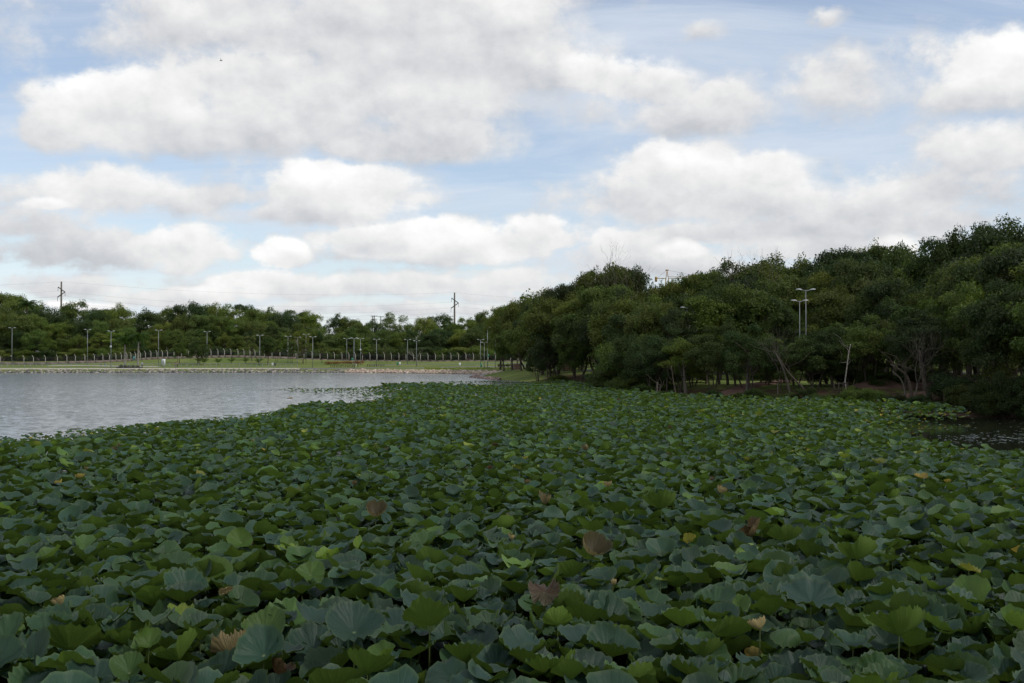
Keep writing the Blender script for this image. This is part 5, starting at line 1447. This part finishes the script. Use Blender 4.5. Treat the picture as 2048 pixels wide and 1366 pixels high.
    for i in ii: mb.tube([(x[i] + r.normal() * .06, y[i] + r.normal() * .06, -.3), (x[i], y[i], z[i] - .03)], .007, 3, False)
    tag(mb.build('lotus_stems', M['stem']), 'thin green lotus stems under the leaf canopy', 'lotus stems', kind='stuff')

    # --- the individual leaves
    stem = MB(); stem.tube([(.03, .02, 0), (-.01, .01, .5), (0, 0, 1)], [.009, .008, .007], 6, False); stem = stem.mesh('leaf_stem', M['stem'])
    lmk = [(S[i][0], S[i][1], t) for i, t in ((0, 'the curled tan cup'), (1, 'the big tan bowl'), (3, 'the crumpled red-brown leaf'), (4, 'the yellow leaf'), (5, 'the brown withered leaf'), (7, 'the dark rolled leaf'),
                                          (8, 'the upper lime leaf'), (9, 'the bright green leaf'), (10, 'the lime cupped leaf'), (12, 'the lime tilted leaf'), (13, 'the yellow-green cup'), (14, 'the big upturned leaf'), (15, 'the broad olive leaf'), (16, 'the light green crescent'),
                                          (19, 'the cream curled tip'), (20, 'the cream young leaf'), (28, 'the tan-cornered leaf'), (32, 'the smooth broad leaf'), (33, 'the broad dark leaf'), (11, 'the pale notched leaf'), (21, 'the pale rolled bud'), (22, 'the pale twisted leaf'), (31, 'the mid green upturned leaf'))] + \
          [(0, 1180, 'the left edge'), (2048, 1250, 'the right edge'), (0, 1366, 'the bottom left corner'), (2048, 1366, 'the bottom right corner')]

    def put(i, X0, Y0, Z0, RR, ag, tn, kw, lab, name, grp):
        P = params(1, r, np.array([RR]), np.array([ag]))
        P['nr'] = np.array([float(r.integers(14, 22))])
        if kw:
            for k, v_ in kw.items(): P[k] = np.array([float(v_)])
            if 'tilt' not in kw: P['tilt'] = np.array([.25])
            if kw.get('c0', 0) < 0: P['tear'] = np.array([0.0])
        V, T, Q, uv, m = leaf_arrays(1, 58, 6, r, P)
        V = V[0]
        if callable(lab):
            side = ('tilted our way' if sin(P['ta'][0]) < 0 else 'tilted away') if P['tilt'][0] > .42 else ''
            pose = 'drooping' if P['c0'][0] < 0 else ('torn' if P['tear'][0] > .15 else ('folded' if P['c2'][0] > .5 else ('cupped' if P['c0'][0] + P['cone'][0] > .75 else ('wavy' if P['rip'][0] > .085 else 'flat'))))
            lab = lab(pose)
        rt = empty(name, (X0, Y0, 0)); tag(rt, lab, 'lotus leaf' if 'dead' not in name else 'dead lotus leaf', grp)
        agv = np.full(m, ag)
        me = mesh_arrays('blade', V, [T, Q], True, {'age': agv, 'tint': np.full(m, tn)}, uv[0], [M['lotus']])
        link('blade', me, rt, (0, 0, Z0))
        st = link('stem', stem, rt, (0, 0, -.35)); st.scale = (1, 1, Z0 + .35 - RR * .04)
        return P

    for i, (px, py, rp, zz, ag, kw, lab, nm_) in enumerate(S):
        cr_ = nm_ == 'curled_leaf' or 'pale' in lab and 'scrap' in lab
        put(i, sx[i], sy[i], sz[i], sR[i] * (.85 if cr_ else 1), .92 if cr_ else ag, 1.9 if cr_ else 1.0, kw, lab, nm_, None)
    cnt = {}
    items = []
    for i in near:
        px = CX + x[i] / y[i] * F; py = HY + (CH - z[i]) * F / y[i]
        items.append((i, px, py))
    for (i, px, py) in items:
        ag = age[i]; col = 'blue-green' if ag < .26 else ('mid green' if ag < .46 else ('yellow-green' if ag < .7 else 'brownish'))
        szw = 'broad' if R[i] > np.percentile(R[near], 66) else ('small' if R[i] < np.percentile(R[near], 33) else 'medium')
        hgt = 'held high' if z[i] > .60 else ('held low' if z[i] < .42 else 'held midway')
        d_, l_ = min((math.hypot(px - a, (py - b) * 1.6), (a, b, t)) for a, b, t in lmk)
        ang = math.degrees(atan2(-(py - l_[1]) * 1.6, px - l_[0])) % 360
        rel = ['right of', 'behind right of', 'behind', 'behind left of', 'left of', 'front left of', 'in front of', 'front right of'][int((ang + 22.5) // 45) % 8]
        if d_ < 55: rel = 'just ' + rel
        elif d_ > 130: rel = 'far ' + rel
        lab = (lambda a, b, c, e, f_: (lambda pose: f"{a} {pose} {b} lotus leaf {c}, {e} {f_}"))(szw, col, hgt, rel, l_[2])
        put(i, x[i], y[i], z[i], R[i], ag, tint[i], None, lab, 'lotus_leaf', 'nearest lotus leaves')


PART = []
build_lotus()

# floating round pads and specks on the dark inlet, leaf bits on the open water
def pads(name, pts, size, m, label):
    V, T = [], []; c = 0
    for (x, y) in pts:
        s = size * (.4 + rng.random()); k = 8; a = np.arange(k) * 2 * pi / k
        v = np.stack([x + s * np.cos(a) * (1 + .15 * rng.random(k)), y + s * np.sin(a), .012 + .015 * rng.random(k)], 1)
        V.append(np.concatenate([v, [[x, y, .01]]])); T.append(np.array([[j, (j + 1) % k, k] for j in range(k)]) + c); c += k + 1
    o = link(name, mesh_arrays(name, np.concatenate(V), [np.concatenate(T)], False, mats=[m])); tag(o, label, 'floating leaves', kind='stuff')

P_ = []
for _ in range(420):
    px = rng.uniform(1850, 2080); py = rng.normal(877, 5) if rng.random() < .75 else rng.uniform(842, 890)
    if py < 836 or py > 898: continue
    if rng.random() < sstep(1850, 1960, np.array(px)) or py < 862: d = F * CH / (py - HY); P_.append(((px - CX) / F * d, d))
pads('floating_pads', P_, .06, M['pad'], 'pale round pads and specks floating on the dark inlet water')
P_ = []
for _ in range(420):
    k = rng.integers(0, len(OPEN1) - 1); t = rng.random(); p = OPEN1[k] * (1 - t) + OPEN1[k + 1] * t
    P_.append((p[0] + rng.normal() * .9, p[1] + abs(rng.normal()) * 2.0 * p[1] / 60))
pads('floating_leaf_bits', P_, .22, M['stem'], 'scattered small leaves floating along the edge of the lotus field')
x, y = at(580, F * CH / (797 - HY))[:2]
mb = MB(); mb.box((0, 0, .03), (.42, .16, .07), rz=.1); mb.box((.1, .02, .08), (.16, .1, .05), rz=.5)
tag(mb.build('driftwood', M['dryleaf'], None, (x, y, 0)), 'small piece of driftwood floating alone on the open water', 'driftwood')
# a far bird
bd = MB(); bd.tube([(-.18, 0, 0), (.18, 0, 0)], [.05, .03], 6); bd.add([(0, .0, .02), (.08, 0, .02), (.05, .5, .15), (-.04, .5, .15), (0, -.5, .15), (.06, -.5, .15)], [[0, 1, 2, 3], [1, 0, 4, 5]])
x, y, z = at(440, 130, z_of(119, 130)); o = bd.build('bird', M['shirtdark'], None, (x, y, z)); tag(o, 'tiny dark bird flying high in the clouds at the left', 'bird')
